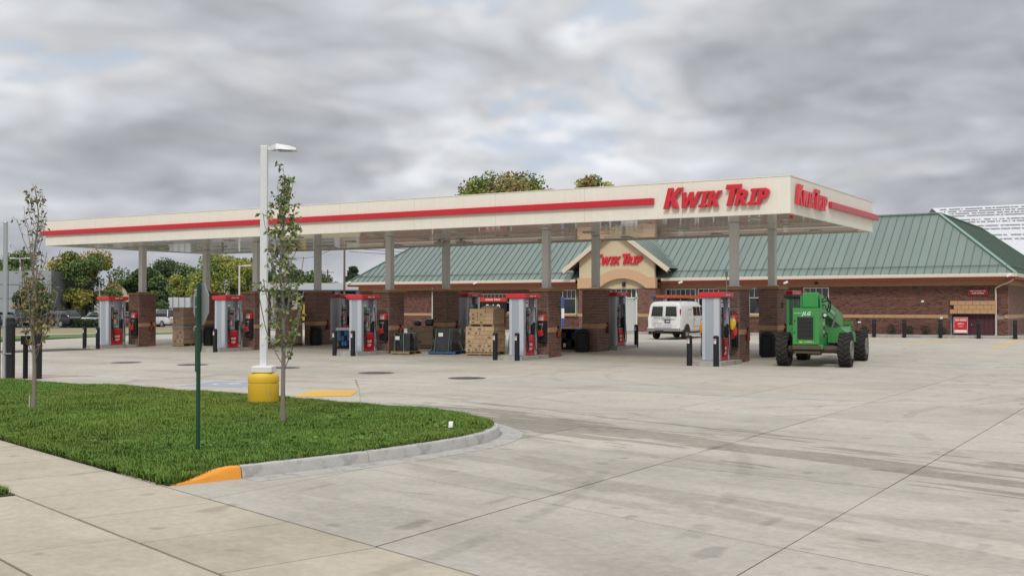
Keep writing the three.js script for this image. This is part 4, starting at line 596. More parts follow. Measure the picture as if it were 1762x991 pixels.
{
  const t = thing('telehandler', 'green telehandler with black grille and big lugged tyres beside the canopy', 'telehandler', [-11.72, 0, -41.5], THREE.MathUtils.degToRad(6.5));
  const R = .60, w = .40, tg = join(lugTyre(R, w)), rg = join(rimGeo(R, w));
  for (const [x, z, a] of [[-1.06, 1.95, 0], [1.06, 1.95, 0], [-1.06, -1.75, 0], [1.08, -1.75, 0]]) { const wh = new THREE.Group(); wh.name = 'wheel'; wh.position.set(x, R, z); wh.rotation.y = a; t.add(wh); part(wh, 'tyre', tg, tyreM); const r = part(wh, 'rim', rg, rimM); r.position.x = x > 0 ? w * .28 : -w * .28; if (x < 0) r.rotation.y = Math.PI; }
  part(t, 'axle', [bar([-.9, R, 1.95], [.9, R, 1.95], .13, .13, 12), bar([-.9, R, -1.75], [.9, R, -1.75], .13, .13, 12), rbox(.45, .40, .40, .05, 0, R, 1.95), rbox(.45, .40, .40, .05, 0, R, -1.75), bar([-.75, R + .02, 2.2], [.75, R + .02, 2.2], .035, .035, 8)], dirty);
  part(t, 'chassis', [rbox(.62, .36, 4.5, .03, 0, .86, .1), rbox(1.04, .14, .34, .02, -.14, .70, 2.40), rbox(.9, .10, .7, .02, .0, 1.06, -1.9)], jGreen);
  part(t, 'rear_bumper', [rbox(.98, .13, .16, .02, -.16, .68, 2.52), rbox(.9, .10, .12, .02, -.16, .52, 2.46)], dirty);
  // engine hood at the back, black grille
  const hood = part(t, 'hood', [loft([{ z: 2.62, pts: [[-.62, .80], [.22, .80], [.22, 2.02], [-.62, 2.02]] }, { z: 2.58, pts: [[-.65, .77], [.26, .77], [.26, 2.05], [-.65, 2.05]] }, { z: 2.30, pts: [[-.66, .77], [.33, .77], [.33, 2.03], [-.66, 2.05]] }, { z: 1.75, pts: [[-.66, .77], [.33, .77], [.33, 1.90], [-.66, 1.92]] }], .4)], jGreen);
  const gr = part(hood, 'grille', [rbox(.56, .78, .03, .015, -.20, 1.35, 2.635)], jDark); part(gr, 'grille_slat', [...Array(16)].map((_, i) => box(.50, .014, .03, -.20, 1.01 + i * .045, 2.655)), M(.05, .05, .055, .5)); part(gr, 'grille_frame', [box(.60, .03, .03, -.20, 1.755, 2.64), box(.60, .03, .03, -.20, .945, 2.64), box(.03, .84, .03, -.49, 1.35, 2.64), box(.03, .84, .03, .09, 1.35, 2.64)], jGreen);
  const jt = textTex(256, 96, (g, W, H) => { g.fillStyle = '#1a9a45'; g.fillRect(0, 0, W, H); g.fillStyle = '#f6f6f6'; g.textAlign = 'center'; g.font = 'italic bold 84px sans-serif'; g.fillText('JLG', W / 2, 78); });
  const lt = new TextGeometry('JLG', { font, size: .125, depth: .006, curveSegments: 4 }); lt.computeBoundingBox(); const p = lt.attributes.position; for (let i = 0; i < p.count; i++) p.setX(i, p.getX(i) * 1.05 + p.getY(i) * .35); lt.computeVertexNormals(); part(hood, 'lettering', place(lt, -.32, 1.80, 2.622), M(.8, .8, .8, .5));
  const lt2 = new TextGeometry('SUNBELT', { font, size: .06, depth: .004, curveSegments: 3 }); part(hood, 'lettering', place(lt2, -.27, .86, 2.622), M(.75, .72, .45, .5)); part(hood, 'emblem', place(new THREE.TorusGeometry(.04, .016, 6, 14), -.36, .89, 2.622), M(.8, .75, .05, .5)); part(hood, 'small_print', [box(.26, .035, .004, -.46, 1.87, 2.623)], M(.25, .5, .3, .6)); part(hood, 'latch', [box(.03, .06, .02, -.57, 1.2, 2.625), box(.03, .06, .02, -.57, 1.6, 2.625)], jDark);
  // right-hand cowl and rear light
  part(t, 'engine_cowl', [loft([{ z: 1.28, pts: [[.34, .82], [.98, .82], [.96, 1.22], [.80, 1.34], [.34, 1.36]] }, { z: .2, pts: [[.34, .80], [1.02, .80], [1.0, 1.20], [.82, 1.30], [.34, 1.32]] }, { z: -.85, pts: [[.34, .80], [1.02, .80], [1.0, 1.14], [.82, 1.24], [.34, 1.26]] }], .4)], jGreen);
  part(t, 'rear_light', [rbox(.14, .20, .10, .02, .40, 1.78, 2.22), ], jDark); part(t, 'rear_light_lens', place(cyl(.055, .055, .03, 0, 0, 0, 14, Math.PI / 2), .41, 1.80, 2.28), M(.7, .7, .65, .2)); part(t, 'cowl_vent', [...Array(5)].map((_, i) => box(.012, .05, .5, 1.03, 1.0 + i * .09, .3)), jDark);
  part(t, 'sticker', [box(.004, .12, .10, .334, 1.52, 2.05), box(.004, .10, .10, .334, 1.22, 2.05)], whitePl); part(t, 'hood_vent', [box(.006, .10, .3, .333, 1.36, 2.0), box(.006, .10, .3, .333, 1.08, 2.0)], jDark);
  for (const [x, z] of [[1.0, -1.75]]) part(t, 'fender', [place(ext([...Array(9)].map((_, i) => { const a = .25 + i / 8 * 2.2; return [Math.cos(a) * .74, Math.sin(a) * .74]; }).concat([...Array(9)].map((_, i) => { const a = 2.45 - i / 8 * 2.2; return [Math.cos(a) * .69, Math.sin(a) * .69]; })), .5), x - .25, R, z, -Math.PI / 2)], jGreen);
  part(t, 'fuel_tank', [rbox(.5, .42, 1.1, .05, .72, .62, .1)], jDark); part(t, 'step', [box(.3, .04, .35, .80, .42, 1.1), box(.03, .3, .03, .9, .55, 1.1)], jDark);
  // cab on the left
  const cab = part(t, 'cab', [box(.07, 1.05, .07, -1.12, 1.93, .95), box(.07, 1.05, .07, -.52, 1.93, .95), box(.07, 1.05, .07, -1.12, 1.93, -.55), box(.07, 1.05, .07, -.52, 1.93, -.55), rbox(.70, .58, 1.6, .04, -.82, 1.14, .2)], jGreen); part(cab, 'cab_roof', [rbox(.80, .12, 1.75, .04, -.84, 2.47, .2)], jDark); part(cab, 'glass', [box(.52, .96, .012, -.82, 1.92, .96), box(.012, .96, 1.42, -1.13, 1.92, .2), box(.52, .96, .012, -.82, 1.92, -.56)], cabGlass); part(cab, 'seat', [rbox(.42, .5, .12, .04, -.82, 1.75, .6), rbox(.42, .12, .4, .04, -.82, 1.50, .4)], jDark); part(cab, 'guard_bar', [...Array(4)].map((_, i) => bar([-1.06 + i * .16, 1.5, 1.0], [-1.06 + i * .16, 2.4, 1.0], .012, .012, 6)), jGreen); part(cab, 'beacon', [cyl(.06, .07, .14, -.6, 2.60, .5, 12)], lampRed); part(cab, 'mirror', [rbox(.10, .22, .04, .02, -1.32, 2.15, 1.0), bar([-1.12, 2.2, .95], [-1.32, 2.2, 1.0], .012, .012)], jDark);
  // boom: pivot towers at the back, telescoping box sloping down to the front
  part(t, 'boom_tower', [box(.06, .52, .55, -.40, 2.22, 2.0), box(.06, .52, .55, .26, 2.22, 2.0), place(cyl(.10, .10, .74, 0, 0, 0, 16, 0, Math.PI / 2), -.07, 2.38, 2.0)], jGreen);
  const A = [-.07, 2.34, 2.34], B = [.06, 1.55, -2.45], boom = part(t, 'boom', [beam(A, B, .50, .52), rbox(.54, .50, .10, .02, -.07, 2.32, 2.36)], jGreen); part(boom, 'inner_boom', beam([-.04, 1.70, -1.9], [-.02, 1.42, -3.2], .30, .28), jGreen); const bt = textTex(256, 64, (g, W, H) => { g.fillStyle = '#1a7d3c'; g.fillRect(0, 0, W, H); g.fillStyle = '#c9d3c6'; g.font = 'bold 50px sans-serif'; g.textAlign = 'center'; g.fillText('SUNBELT', W / 2, 50); });
  { const m = new THREE.MeshStandardMaterial({ map: bt, roughness: .5 }), d = part(boom, 'boom_lettering', place(new THREE.PlaneGeometry(1.3, .22), 0, 0, 0), m); d.position.set(.262, 1.90, -.35); d.rotation.set(0, Math.PI / 2, 0); d.rotation.order = 'YXZ'; d.rotation.set(0, Math.PI / 2 - .027, -.163); }
  part(boom, 'lift_cylinder', [bar([.32, 1.15, .6], [.26, 1.75, -1.0], .05, .05, 10), bar([.1, 2.12, 2.1], [.1, 1.9, .8], .04, .04, 10)], steelD); part(boom, 'hydraulic_hose', [tube([[.28, 2.3, 2.2], [.42, 2.45, 2.0], [.44, 2.2, 1.6], [.3, 1.95, 1.2]], .022, 16), tube([[.26, 2.25, 2.1], [.5, 2.3, 1.8], [.46, 2.0, 1.5], [.3, 1.9, 1.0]], .022, 16), tube([[.2, 2.1, 2.25], [.36, 2.15, 2.05], [.36, 2.0, 1.7]], .018, 12)], blackRub);
  part(t, 'carriage', [box(1.1, .12, .10, 0, 1.45, -3.3), box(1.1, .12, .10, 0, .75, -3.3), ...[-.45, -.15, .15, .45].map(x => box(.06, .75, .08, x, 1.1, -3.3)), beam([-.02, 1.45, -2.95], [0, 1.2, -3.3], .3, .3)], jGreen); part(t, 'fork', [beam([-.32, .46, -3.36], [-.32, .42, -4.5], .12, .045), beam([.32, .46, -3.36], [.32, .42, -4.5], .12, .045), box(.12, .7, .05, -.32, .78, -3.38), box(.12, .7, .05, .32, .78, -3.38)], steelD);
  part(t, 'work_lamp', [rbox(.12, .10, .08, .02, 1.0, 1.62, -1.35), bar([.98, 1.2, -1.4], [1.0, 1.58, -1.36], .015, .015)], jDark); part(t, 'marker_lamp', [rbox(.12, .06, .1, .02, 1.12, 1.52, -1.0)], whitePl);
}
// ------------------------------------------------------------------ road vehicles
function section(w, y0, y1, tum, rb, rt) {        // closed car section: half width w at the waist, tum = inward lean at the top
  const L = [[w * .86, y0], [w * .97, y0 + rb], [w, y0 + (y1 - y0) * .45], [w - tum * .55, y0 + (y1 - y0) * .78], [w - tum, y1 - rt], [w - tum - rt * .9, y1 - rt * .15], [(w - tum) * .45, y1]];
  return L.concat(L.slice().reverse().map(p => [-p[0], p[1]]));
}
function roadWheel(parent, x, y, z, R, w, hub) { const g = new THREE.Group(); g.name = 'wheel'; g.position.set(x, y, z); parent.add(g); const t = lathe([[R * .62, -w / 2], [R * .93, -w / 2], [R, -w * .36], [R, w * .36], [R * .93, w / 2], [R * .62, w / 2]], 24); t.rotateZ(Math.PI / 2); part(g, 'tyre', t, tyreM); const r = lathe([[0, .03], [R * .2, .035], [R * .3, .0], [R * .5, .015], [R * .63, .04], [R * .63, -.1], [0, -.1]], 20); r.rotateZ(x > 0 ? -Math.PI / 2 : Math.PI / 2); r.translate(x > 0 ? w * .38 : -w * .38, 0, 0); part(g, 'rim', r, hub); }
const vanWhite = MP(.74, .75, .74, .35, { clearcoat: .6, clearcoatRoughness: .15 }), carGlass = MP(.015, .02, .02, .05, { clearcoat: 1 }), chrome = M(.6, .6, .6, .25, .9);
{
  const g0 = gy(-60) , t = thing('van', 'white work van with ladders on its roof rack parked facing the store', 'van', [-25.65, g0, -61.4], THREE.MathUtils.degToRad(2.5));
  const S = (z, y0, y1, w = .99, tum = .14) => ({ z, pts: section(w, y0, y1, tum, .12, .16) });
  const body = part(t, 'body', [loft([{ z: y => 2.78 - .16 * sst(1.0, 2.1, y), pts: section(.95, .48, 2.06, .15, .1, .14) }, { z: y => 2.70 - .10 * sst(1.0, 2.1, y), pts: section(.985, .46, 2.11, .15, .1, .16) }, S(2.2, .44, 2.14), S(.5, .42, 2.16), S(-.6, .42, 2.14), { z: y => -1.0 + .0 * y, pts: section(.99, .42, 2.08, .15, .12, .18) }, { z: y => -1.35 - .55 * sst(2.0, 1.15, y), pts: section(.98, .42, 1.98, .17, .12, .2) }, { z: y => -1.9 - .35 * sst(1.6, .9, y), pts: section(.97, .42, 1.34, .10, .12, .16) }, { z: -2.6, pts: section(.94, .44, 1.12, .08, .1, .12) }, { z: -2.82, pts: section(.86, .50, .98, .08, .1, .1) }], .55)], vanWhite);
  const zr = y => 2.79 - .16 * sst(1.0, 2.1, y);
  for (const s of [-1, 1]) {
    const d = part(t, 'rear_door', [panel([s > 0 ? .025 : -.87, .62, 2.785], [s > 0 ? .87 : -.025, .62, 2.785], [s > 0 ? .80 : -.025, 1.92, zr(1.92) + .005], [s > 0 ? .025 : -.80, 1.92, zr(1.92) + .005], .014)], vanWhite);
    part(d, 'rear_window', [panel([s > 0 ? .09 : -.76, 1.30, zr(1.30) + .018], [s > 0 ? .76 : -.09, 1.30, zr(1.30) + .018], [s > 0 ? .70 : -.09, 1.84, zr(1.84) + .026], [s > 0 ? .09 : -.70, 1.84, zr(1.84) + .026], .008)], carGlass);
    part(t, 'tail_lamp', [rbox(.06, .55, .12, .02, s * .925, 1.42, 2.66, 0, -.1)], M(.42, .02, .03, .25));
    for (const z of [1.72, -1.55]) roadWheel(t, s * .86, .37, z, .37, .24, M(.45, .45, .46, .4, .5));
    for (const z of [1.72, -1.55]) part(t, 'wheel_arch', place(ext([...Array(11)].map((_, i) => { const a = i / 10 * Math.PI; return [Math.cos(a) * .47, Math.sin(a) * .47]; }), .02), s * .985 - (s > 0 ? .0 : .02), .40, z, Math.PI / 2), jDark);
    const sx = (y) => s * (.998 - .14 * .55 * sst(1.1, 1.75, y) - .065 * sst(1.7, 2.0, y));
    for (const [a, b] of [[.62, .05], [-.02, -.50], [-.62, -1.45]]) { const q = [[sx(1.32), 1.32, a], [sx(1.32), 1.32, b], [sx(1.80), 1.82, b + (b < -1 ? .25 : 0)], [sx(1.80), 1.82, a]]; part(t, 'side_window', [s > 0 ? panel(q[0], q[1], q[2], q[3], .012) : panel(q[1], q[0], q[3], q[2], .012)], carGlass); }
    part(t, 'door_seam', [box(.006, 1.25, .012, s * .985, 1.15, .66, 0, 0, s * .06), box(.006, 1.25, .012, s * .985, 1.15, -.56, 0, 0, s * .06), box(.006, .012, 1.3, s * .992, .72, .05)], jDark); part(t, 'door_handle', [box(.03, .035, .14, s * 1.0, 1.12, .50), box(.03, .035, .14, s * 1.0, 1.12, -.70)], jDark);
    part(t, 'mirror', [rbox(.10, .26, .18, .03, s * 1.12, 1.34, -1.25)], jDark);
  }
  part(t, 'bumper', [rbox(1.9, .20, .22, .05, 0, .56, 2.86), box(1.0, .03, .20, 0, .67, 2.86)], chrome); part(t, 'number_plate', [box(.34, .17, .012, .22, 1.02, 2.812)], M(.03, .03, .05, .4)); part(t, 'plate_digits', [box(.22, .06, .004, .24, 1.02, 2.821)], whitePl);
  part(t, 'underbody', [box(1.5, .2, 4.6, 0, .42, 0), bar([-.7, .37, 1.72], [.7, .37, 1.72], .06, .06), bar([.5, .3, 2.7], [.5, .3, 1.2], .04, .04)], jDark); part(t, 'hitch', [box(.5, .12, .1, -.2, .45, 2.92)], jDark);
  part(t, 'windscreen', [panel([-.72, 1.28, -1.95], [-.66, 1.90, -1.42], [.66, 1.90, -1.42], [.72, 1.28, -1.95], .012)], carGlass);
  const wr = (w, h, lines) => new THREE.MeshStandardMaterial({ map: textTex(w, h, (g) => { g.fillStyle = '#dfe0de'; g.fillRect(0, 0, w, h); for (const [s, f, x, y, c] of lines) { g.fillStyle = c; g.font = f; g.fillText(s, x, y); } }), roughness: .4 });
  decal(t, 'lettering', 1.32, .13, wr(512, 50, [['Service Specialists', 'bold 46px sans-serif', 20, 40, '#1c1d20']]), 0, 1.215, 2.812); decal(t, 'lettering', .62, .22, wr(256, 92, [['Heating & Cooling', '26px sans-serif', 8, 26, '#444'], ['Refrigeration', '26px sans-serif', 30, 56, '#8a3a34'], ['24 Hour', '24px sans-serif', 60, 86, '#444']]), -.42, 1.02, 2.812); decal(t, 'lettering', 1.5, .12, wr(512, 40, [['Sales   Service   Installation', 'bold 30px sans-serif', 30, 30, '#a33a34']]), 0, .80, 2.812);
  decal(t, 'lettering', .8, .62, wr(256, 200, [['SPECIALISTS', 'bold 34px sans-serif', 10, 34, '#222'], ['Heating', '26px sans-serif', 60, 74, '#a33'], ['Cooling', '26px sans-serif', 60, 104, '#a33'], ['Refrigeration', '26px sans-serif', 40, 134, '#a33'], ['555', '30px sans-serif', 90, 178, '#333']].slice(0, 4)), .992, 1.42, 1.15, Math.PI / 2);
  part(t, 'roof_rack', [2.2, .9, -.5].map(z => box(1.75, .04, .05, 0, 2.30, z)).concat([2.2, .9, -.5].flatMap(z => [-.8, .8].map(x => box(.04, .18, .05, x, 2.21, z)))), jDark);
  const lad = (x, y, z0, z1, m) => { const gs = []; for (const e of [-.19, .19]) gs.push(box(.05, .15, z1 - z0, x + e, y, (z0 + z1) / 2)); for (let z = z0 + .2; z < z1; z += .3) gs.push(bar([x - .19, y, z], [x + .19, y, z], .016, .016, 6)); return gs; };
  const ladM = M(.62, .12, .05, .5); const L1 = solo('ladder', 'long orange ladder tied on the side of the white van roof rack', 'ladder', lad(.35, 0, -2.6, 2.6), ladM, 'ladders on the van'), L2 = solo('ladder', 'shorter orange ladder on the white van roof rack', 'ladder', lad(-.32, 0, -1.2, 2.55), ladM, 'ladders on the van');
  for (const L of [L1, L2]) { L.position.set(-25.65, g0 + 2.41, -61.4); L.rotation.y = THREE.MathUtils.degToRad(2.5); }
  const tb = solo('roof_box', 'blue tool tube strapped to the rear of the van roof rack', 'tool box', [rbox(.32, .14, .5, .03, 0, 0, 0)], M(.05, .08, .22, .5)); tb.position.set(-26.25, g0 + 2.40, -59.0);
}
function makeCar(name, label, pos, turn, paint, suv, group) {
  const t = thing(name, label, suv ? 'suv' : 'car', pos, turn, group), h = suv ? 1.72 : 1.45, bl = suv ? 1.05 : .92, w = suv ? .94 : .90, L = suv ? 2.35 : 2.25;
  const B = (z, y0, y1, ww = w, tm = .05) => ({ z, pts: section(ww, y0, y1, tm, .1, .1) });
  part(t, 'body', loft([B(L, .45, bl - .12, w * .86), B(L - .15, .32, bl, w * .95), B(L - .7, .28, bl + .03), B(0, .26, bl + .02), B(-1.0, .28, bl), B(-L + .6, .30, bl - .12), B(-L + .12, .36, bl - .22, w * .93), B(-L, .45, bl - .32, w * .84)], .5), paint);
  const C = (z, y1, tm) => ({ z, pts: section(w - .04, bl - .05, y1, tm, .06, .08) }), rear = suv ? L - .12 : L - .55;
  part(t, 'greenhouse', loft([C(rear, bl + .02, .1), C(rear - (suv ? .30 : .65), h - .06, .20), C(.3, h - .02, .22), C(-.25, h - .04, .22), C(-1.05, bl + .02, .12)], .5), carGlass);
  part(t, 'roof', [rbox((w - .27) * 2, .05, suv ? 1.95 : 1.25, .02, 0, h - .01, suv ? .85 : .55)], paint);
  for (const s of [-1, 1]) { part(t, 'pillar', [beam([s * (w - .06), bl, -.92], [s * (w - .25), h - .03, -.25], .05, .05), beam([s * (w - .05), bl, .35], [s * (w - .24), h - .02, .35], .05, .07), beam([s * (w - .06), bl, rear - .1], [s * (w - .25), h - .04, rear - (suv ? .3 : .65)], .06, .09)], paint); part(t, 'headlamp', rbox(.30, .12, .08, .03, s * (w - .24), bl - .27, -L + .05), M(.7, .7, .7, .15)); part(t, 'tail_lamp', rbox(.2, .18, .08, .03, s * (w - .20), bl - .16, L - .08), M(.35, .02, .03, .3)); for (const z of [1.38, -1.38]) roadWheel(t, s * (w - .08), .34, z, .34, .22, M(.4, .4, .42, .4, .6)); }
  part(t, 'underbody', box(w * 1.6, .15, L * 1.7, 0, .28, 0), jDark); return t;
}
// ------------------------------------------------------------------ goods and bins under the canopy
const woodTex = tex(128, 128, (i, j, o) => { const n = .5 * tileN(i, j >> 3, 128, 16, 3) + .5 * tileN(i, j, 128, 50, 6); o[0] = toS(.30 + .16 * n); o[1] = toS(.21 + .12 * n); o[2] = toS(.12 + .07 * n); });
const woodM = new THREE.MeshStandardMaterial({ color: lin(.85, .85, .85), map: woodTex, roughness: .95 }), blueWood = M(.05, .10, .20, .9), cardMs = [[.50, .35, .21], [.54, .385, .24], [.46, .315, .19]].map(c => new THREE.MeshStandardMaterial({ color: lin(...c), roughness: .9, bumpMap: bumpOf(3), bumpScale: .002 })), cardD = [[.34, .235, .165], [.38, .265, .19]].map(c => new THREE.MeshStandardMaterial({ color: lin(...c), roughness: .9 }));
const wrapM = MP(.016, .018, .021, .25, { clearcoat: .9, clearcoatRoughness: .15, bumpMap: bumpOf(.15), bumpScale: .05 }), wrapClear = MP(.045, .055, .06, .2, { clearcoat: .8 }), strapM = M(.10, .42, .26, .5), printM = M(.16, .12, .10, .8);
function pallet(parent, w, d, m, y = 0) { for (let i = 0; i < 7; i++) part(parent, 'pallet_board', uvm(box(.10, .02, d, -w / 2 + .05 + i * (w - .1) / 6, y + .135, 0), 1), m); part(parent, 'pallet_runner', [-1, 0, 1].map(k => box(w, .09, .045, 0, y + .075, k * (d / 2 - .03))), m); for (let i = 0; i < 3; i++) part(parent, 'pallet_board', uvm(box(.10, .02, d, -w / 2 + .05 + i * (w - .1) / 2, y + .015, 0), 1), m); }
function cartons(parent, w, d, y, rows, hh, nx, nz, mats, r, label) { for (let j = 0; j < rows; j++) { const sw = j % 2, a = sw ? nz : nx, b = sw ? nx : nz; for (let i = 0; i < a; i++) for (let k = 0; k < b; k++) { if (i > 0 && i < a - 1 && k > 0 && k < b - 1 && j < rows - 1) continue; const cw = w / a, cd = d / b; const c = part(parent, 'carton', rbox(cw - .008, hh - .006, cd - .008, .008, -w / 2 + cw * (i + .5) + (r() - .5) * .02, y + hh * (j + .5), -d / 2 + cd * (k + .5) + (r() - .5) * .02, (r() - .5) * .02), mats[Math.floor(r() * mats.length)]); if (r() < .5 && k === b - 1) part(c, 'print', box(cw * .3, hh * .35, .004, -w / 2 + cw * (i + .5), y + hh * (j + .5), d / 2 + .010), printM); } } }
{
  const r = mulberry(66); const t = thing('carton_stack', 'tall tan stack of cartons on two tiers of pallets between the dispensers', 'carton stack', [-26.25, gy(-41.2), -41.2], .10);
  pallet(t, 1.32, 1.15, woodM); cartons(t, 1.36, 1.15, .15, 6, .178, 4, 3, cardMs, r); const up = new THREE.Group(); up.name = 'upper_tier'; up.position.set(.05, 1.215, -.02); t.add(up); part(up, 'pallet', [box(1.2, .02, 1.05, 0, .10, 0), box(1.2, .02, 1.05, 0, .012, 0), ...[-.55, 0, .55].map(x => box(.1, .08, 1.05, x, .055, 0))], woodM); cartons(up, 1.14, 1.1, .112, 4, .165, 3, 3, cardMs, r);
  const wrap = part(t, 'plastic_cover', [place(new THREE.SphereGeometry(.5, 14, 8, 0, 6.283, 0, 1.57), 0, 0, 0)], M(.36, .30, .24, .5)); wrap.position.set(.2, 1.97, -.1); wrap.scale.set(.95, .34, .8);
}
{
  const r = mulberry(67);
  const t = thing('carton_stack', 'brown wrapped double stack of cartons beside the pier farthest from the telehandler', 'carton stack', [-45.55, gy(-41.9), -42.1], .0); pallet(t, .85, 1.05, woodM); cartons(t, .82, 1.05, .15, 4, .23, 2, 3, cardD, r); part(t, 'middle_pallet', [box(.86, .05, 1.06, 0, 1.10, 0)], M(.25, .22, .22, .6)); cartons(t, .80, 1.02, 1.13, 4, .225, 2, 3, cardD, r); part(t, 'label_sheet', box(.004, .16, .2, .423, .88, -.25), whitePl); part(t, 'wrap_band', [box(.845, .10, 1.075, 0, 1.0, 0)], M(.32, .28, .27, .35));
  const t2 = thing('carton_stack', 'brown wrapped stack of cartons behind the leafy young tree', 'carton stack', [-39.95, gy(-44), -43.9], .05); pallet(t2, .9, 1.2, woodM); cartons(t2, .86, 1.15, .15, 4, .24, 2, 3, cardD, r); cartons(t2, .84, 1.12, 1.12, 3, .26, 2, 3, cardD, r);
  const t3 = thing('carton_stack', 'low row of brown cartons behind the black wrapped pallets', 'carton stack', [-32.2, gy(-45), -45.0], .05); pallet(t3, 1.5, .9, woodM); cartons(t3, 1.45, .85, .15, 3, .31, 3, 2, cardD, r); part(t3, 'black_sack', [rbox(.5, .34, .4, .12, .35, 1.24, 0)], wrapM); part(t3, 'black_sack', [rbox(.36, .26, .3, .1, -.35, 1.20, .05)], wrapM); 
}
function wrapped(label, pos, turn, w, d, h, tilt, pm) {
  const t = thing('wrapped_pallet', label, 'pallet load', pos, turn, 'black wrapped pallet loads'), r = mulberry(Math.floor(h * 1000)); pallet(t, w + .12, d + .1, pm);
  const secs = []; for (let j = 0; j <= 5; j++) { const y = .15 + (h - .15) * j / 5, ring = []; for (let i = 0; i < 20; i++) { const a = i / 20 * 6.283, c = Math.cos(a), s = Math.sin(a), k = 1 / Math.pow(Math.pow(Math.abs(c), 8) + Math.pow(Math.abs(s), 8), 1 / 8), q = 1 + (r() - .5) * .09; ring.push([c * k * w / 2 * q + tilt * (y - .15), s * k * d / 2 * q]); } secs.push({ z: -y, pts: ring }); }
  const g = loft(secs, .5); g.rotateX(Math.PI / 2); part(t, 'wrapped_load', g, wrapM);
  for (const e of [-.3, .25]) part(t, 'strap', [beam([e * w, .05, d / 2 + .045], [e * w + tilt * h, h, d / 2 + .045], .02, .008), beam([e * w + tilt * h, h + .01, d / 2 + .04], [e * w + tilt * h, h + .01, -d / 2], .02, .008)], strapM);
  part(t, 'label_sheet', box(.22, .16, .004, -.12 + tilt * h * .7, h * .78, d / 2 + .045), whitePl); return t;
}
wrapped('black wrapped pallet load standing straight beside the pier', [-29.95, gy(-40.4), -40.45], .05, .85, .9, .92, 0, woodM);
wrapped('leaning black wrapped pallet load on a blue and brown pallet by the carton stack', [-28.25, gy(-41.2), -41.25], .12, 1.22, 1.1, 1.10, .10, blueWood);
{
  const t = thing('display_rack', 'black merchandise rack with a grey top beside the pier near the entrance', 'rack', [-24.45, gy(-45.6), -45.6], .05); part(t, 'shelf_unit', [box(1.25, .03, .55, 0, .12, 0), box(1.25, .03, .55, 0, .50, 0), box(.03, .95, .55, -.61, .49, 0), box(.03, .95, .55, .61, .49, 0), box(1.25, .95, .02, 0, .49, -.27)], blackPl); part(t, 'top', rbox(1.34, .05, .64, .01, 0, 1.0, 0), M(.40, .42, .46, .5)); for (let i = 0; i < 5; i++) part(t, 'bin', rbox(.22, .30, .40, .02, -.48 + i * .24, .29 + (i % 2) * .38, .02), blackPl); part(t, 'white_jug', rbox(.12, .2, .12, .03, -.2, .23, .22), whitePl);
  const bin = thing('litter_bin', 'black round litter bin beside the display rack', 'litter bin', [-23.35, gy(-44.6), -44.6], 0, 'black litter bins'); part(bin, 'drum', [place(lathe([[0, 0], [.28, 0], [.31, .05], [.31, .80], [.29, .86], [0, .86]], 24), 0, 0, 0), ...[...Array(18)].map((_, i) => { const a = i / 18 * 6.283; return box(.05, .70, .02, Math.cos(a) * .315, .44, Math.sin(a) * .315, -a + Math.PI / 2); })], blackPl); part(bin, 'lid', place(lathe([[.31, .86], [.32, .90], [.26, .99], [.12, 1.02], [.12, .98], [0, .98]], 24), 0, 0, 0), blackPl);
  dup(bin, [-14.72, gy(-44.3), -44.15], .4, 'black round litter bin by the pier beside the telehandler'); dup(bin, [-39.2, gy(-45), -45.1], .2, 'black round litter bin against the pier behind the leafy young tree'); dup(bin, [-44.6, gy(-42.6), -42.9], .2, 'black round litter bin behind the stop sign post');
  const f = thing('washer_fluid_display', 'blue washer fluid jugs stacked under a silver top by the dispenser', 'display', [-35.35, gy(-43), -43.2], .1); const jug = MP(.04, .16, .42, .3); part(f, 'tray', [box(1.1, .12, .7, 0, .06, 0)], blackPl); for (let j = 0; j < 3; j++) for (let i = 0; i < 6; i++) { const k = part(f, 'jug', [rbox(.15, .24, .2, .03, -.43 + i * .172, .25 + j * .25, .2)], (i + j) % 3 ? jug : blackPl); part(k, 'cap', cyl(.02, .02, .03, -.43 + i * .172, .385 + j * .25, .2, 8), whitePl); } part(f, 'back_panel', box(1.08, .76, .3, 0, .5, -.1), blackPl); part(f, 'top', rbox(1.2, .14, .8, .02, 0, .95, 0), M(.55, .58, .62, .35, .4));
}
// bags over nozzles that are out of use
{
  const bag = (label, pos, m, rot) => { const g = new THREE.SphereGeometry(.5, 12, 10), p = g.attributes.position, r = mulberry(9); for (let i = 0; i < p.count; i++) { const k = .85 + .3 * fbm(p.getX(i) * 5 + 9, p.getY(i) * 5 + p.getZ(i) * 3, 2); p.setXYZ(i, p.getX(i) * k, p.getY(i) * k, p.getZ(i) * k); } g.computeVertexNormals(); g.scale(.24, .42, .16); const o = solo('nozzle_bag', label, 'plastic bag', g, m, 'bags over out of use nozzles'); o.position.set(...pos); o.rotation.z = rot; };
  bag('orange plastic bag over the nozzle on the hidden side of the dispenser by the telehandler', [-15.40, 1.28, -38.85], M(.70, .25, .02, .45), .2); bag('yellow plastic bag over the nozzle near the telehandler', [-14.52, 1.45, -39.60], M(.75, .48, .04, .45), -.2); bag('red plastic bag over the nozzle near the telehandler', [-14.50, 1.22, -39.70], M(.55, .04, .03, .45), .1);
  const a = solo('flag_pole', 'thin pole with a dark camera head rising above the dispenser topper', 'pole', [bar([0, 0, 0], [0, .60, 0], .022, .018, 8), rbox(.09, .22, .09, .03, 0, .66, 0)], M(.20, .19, .18, .6)); a.position.set(-14.72, 2.625, -39.5);
}
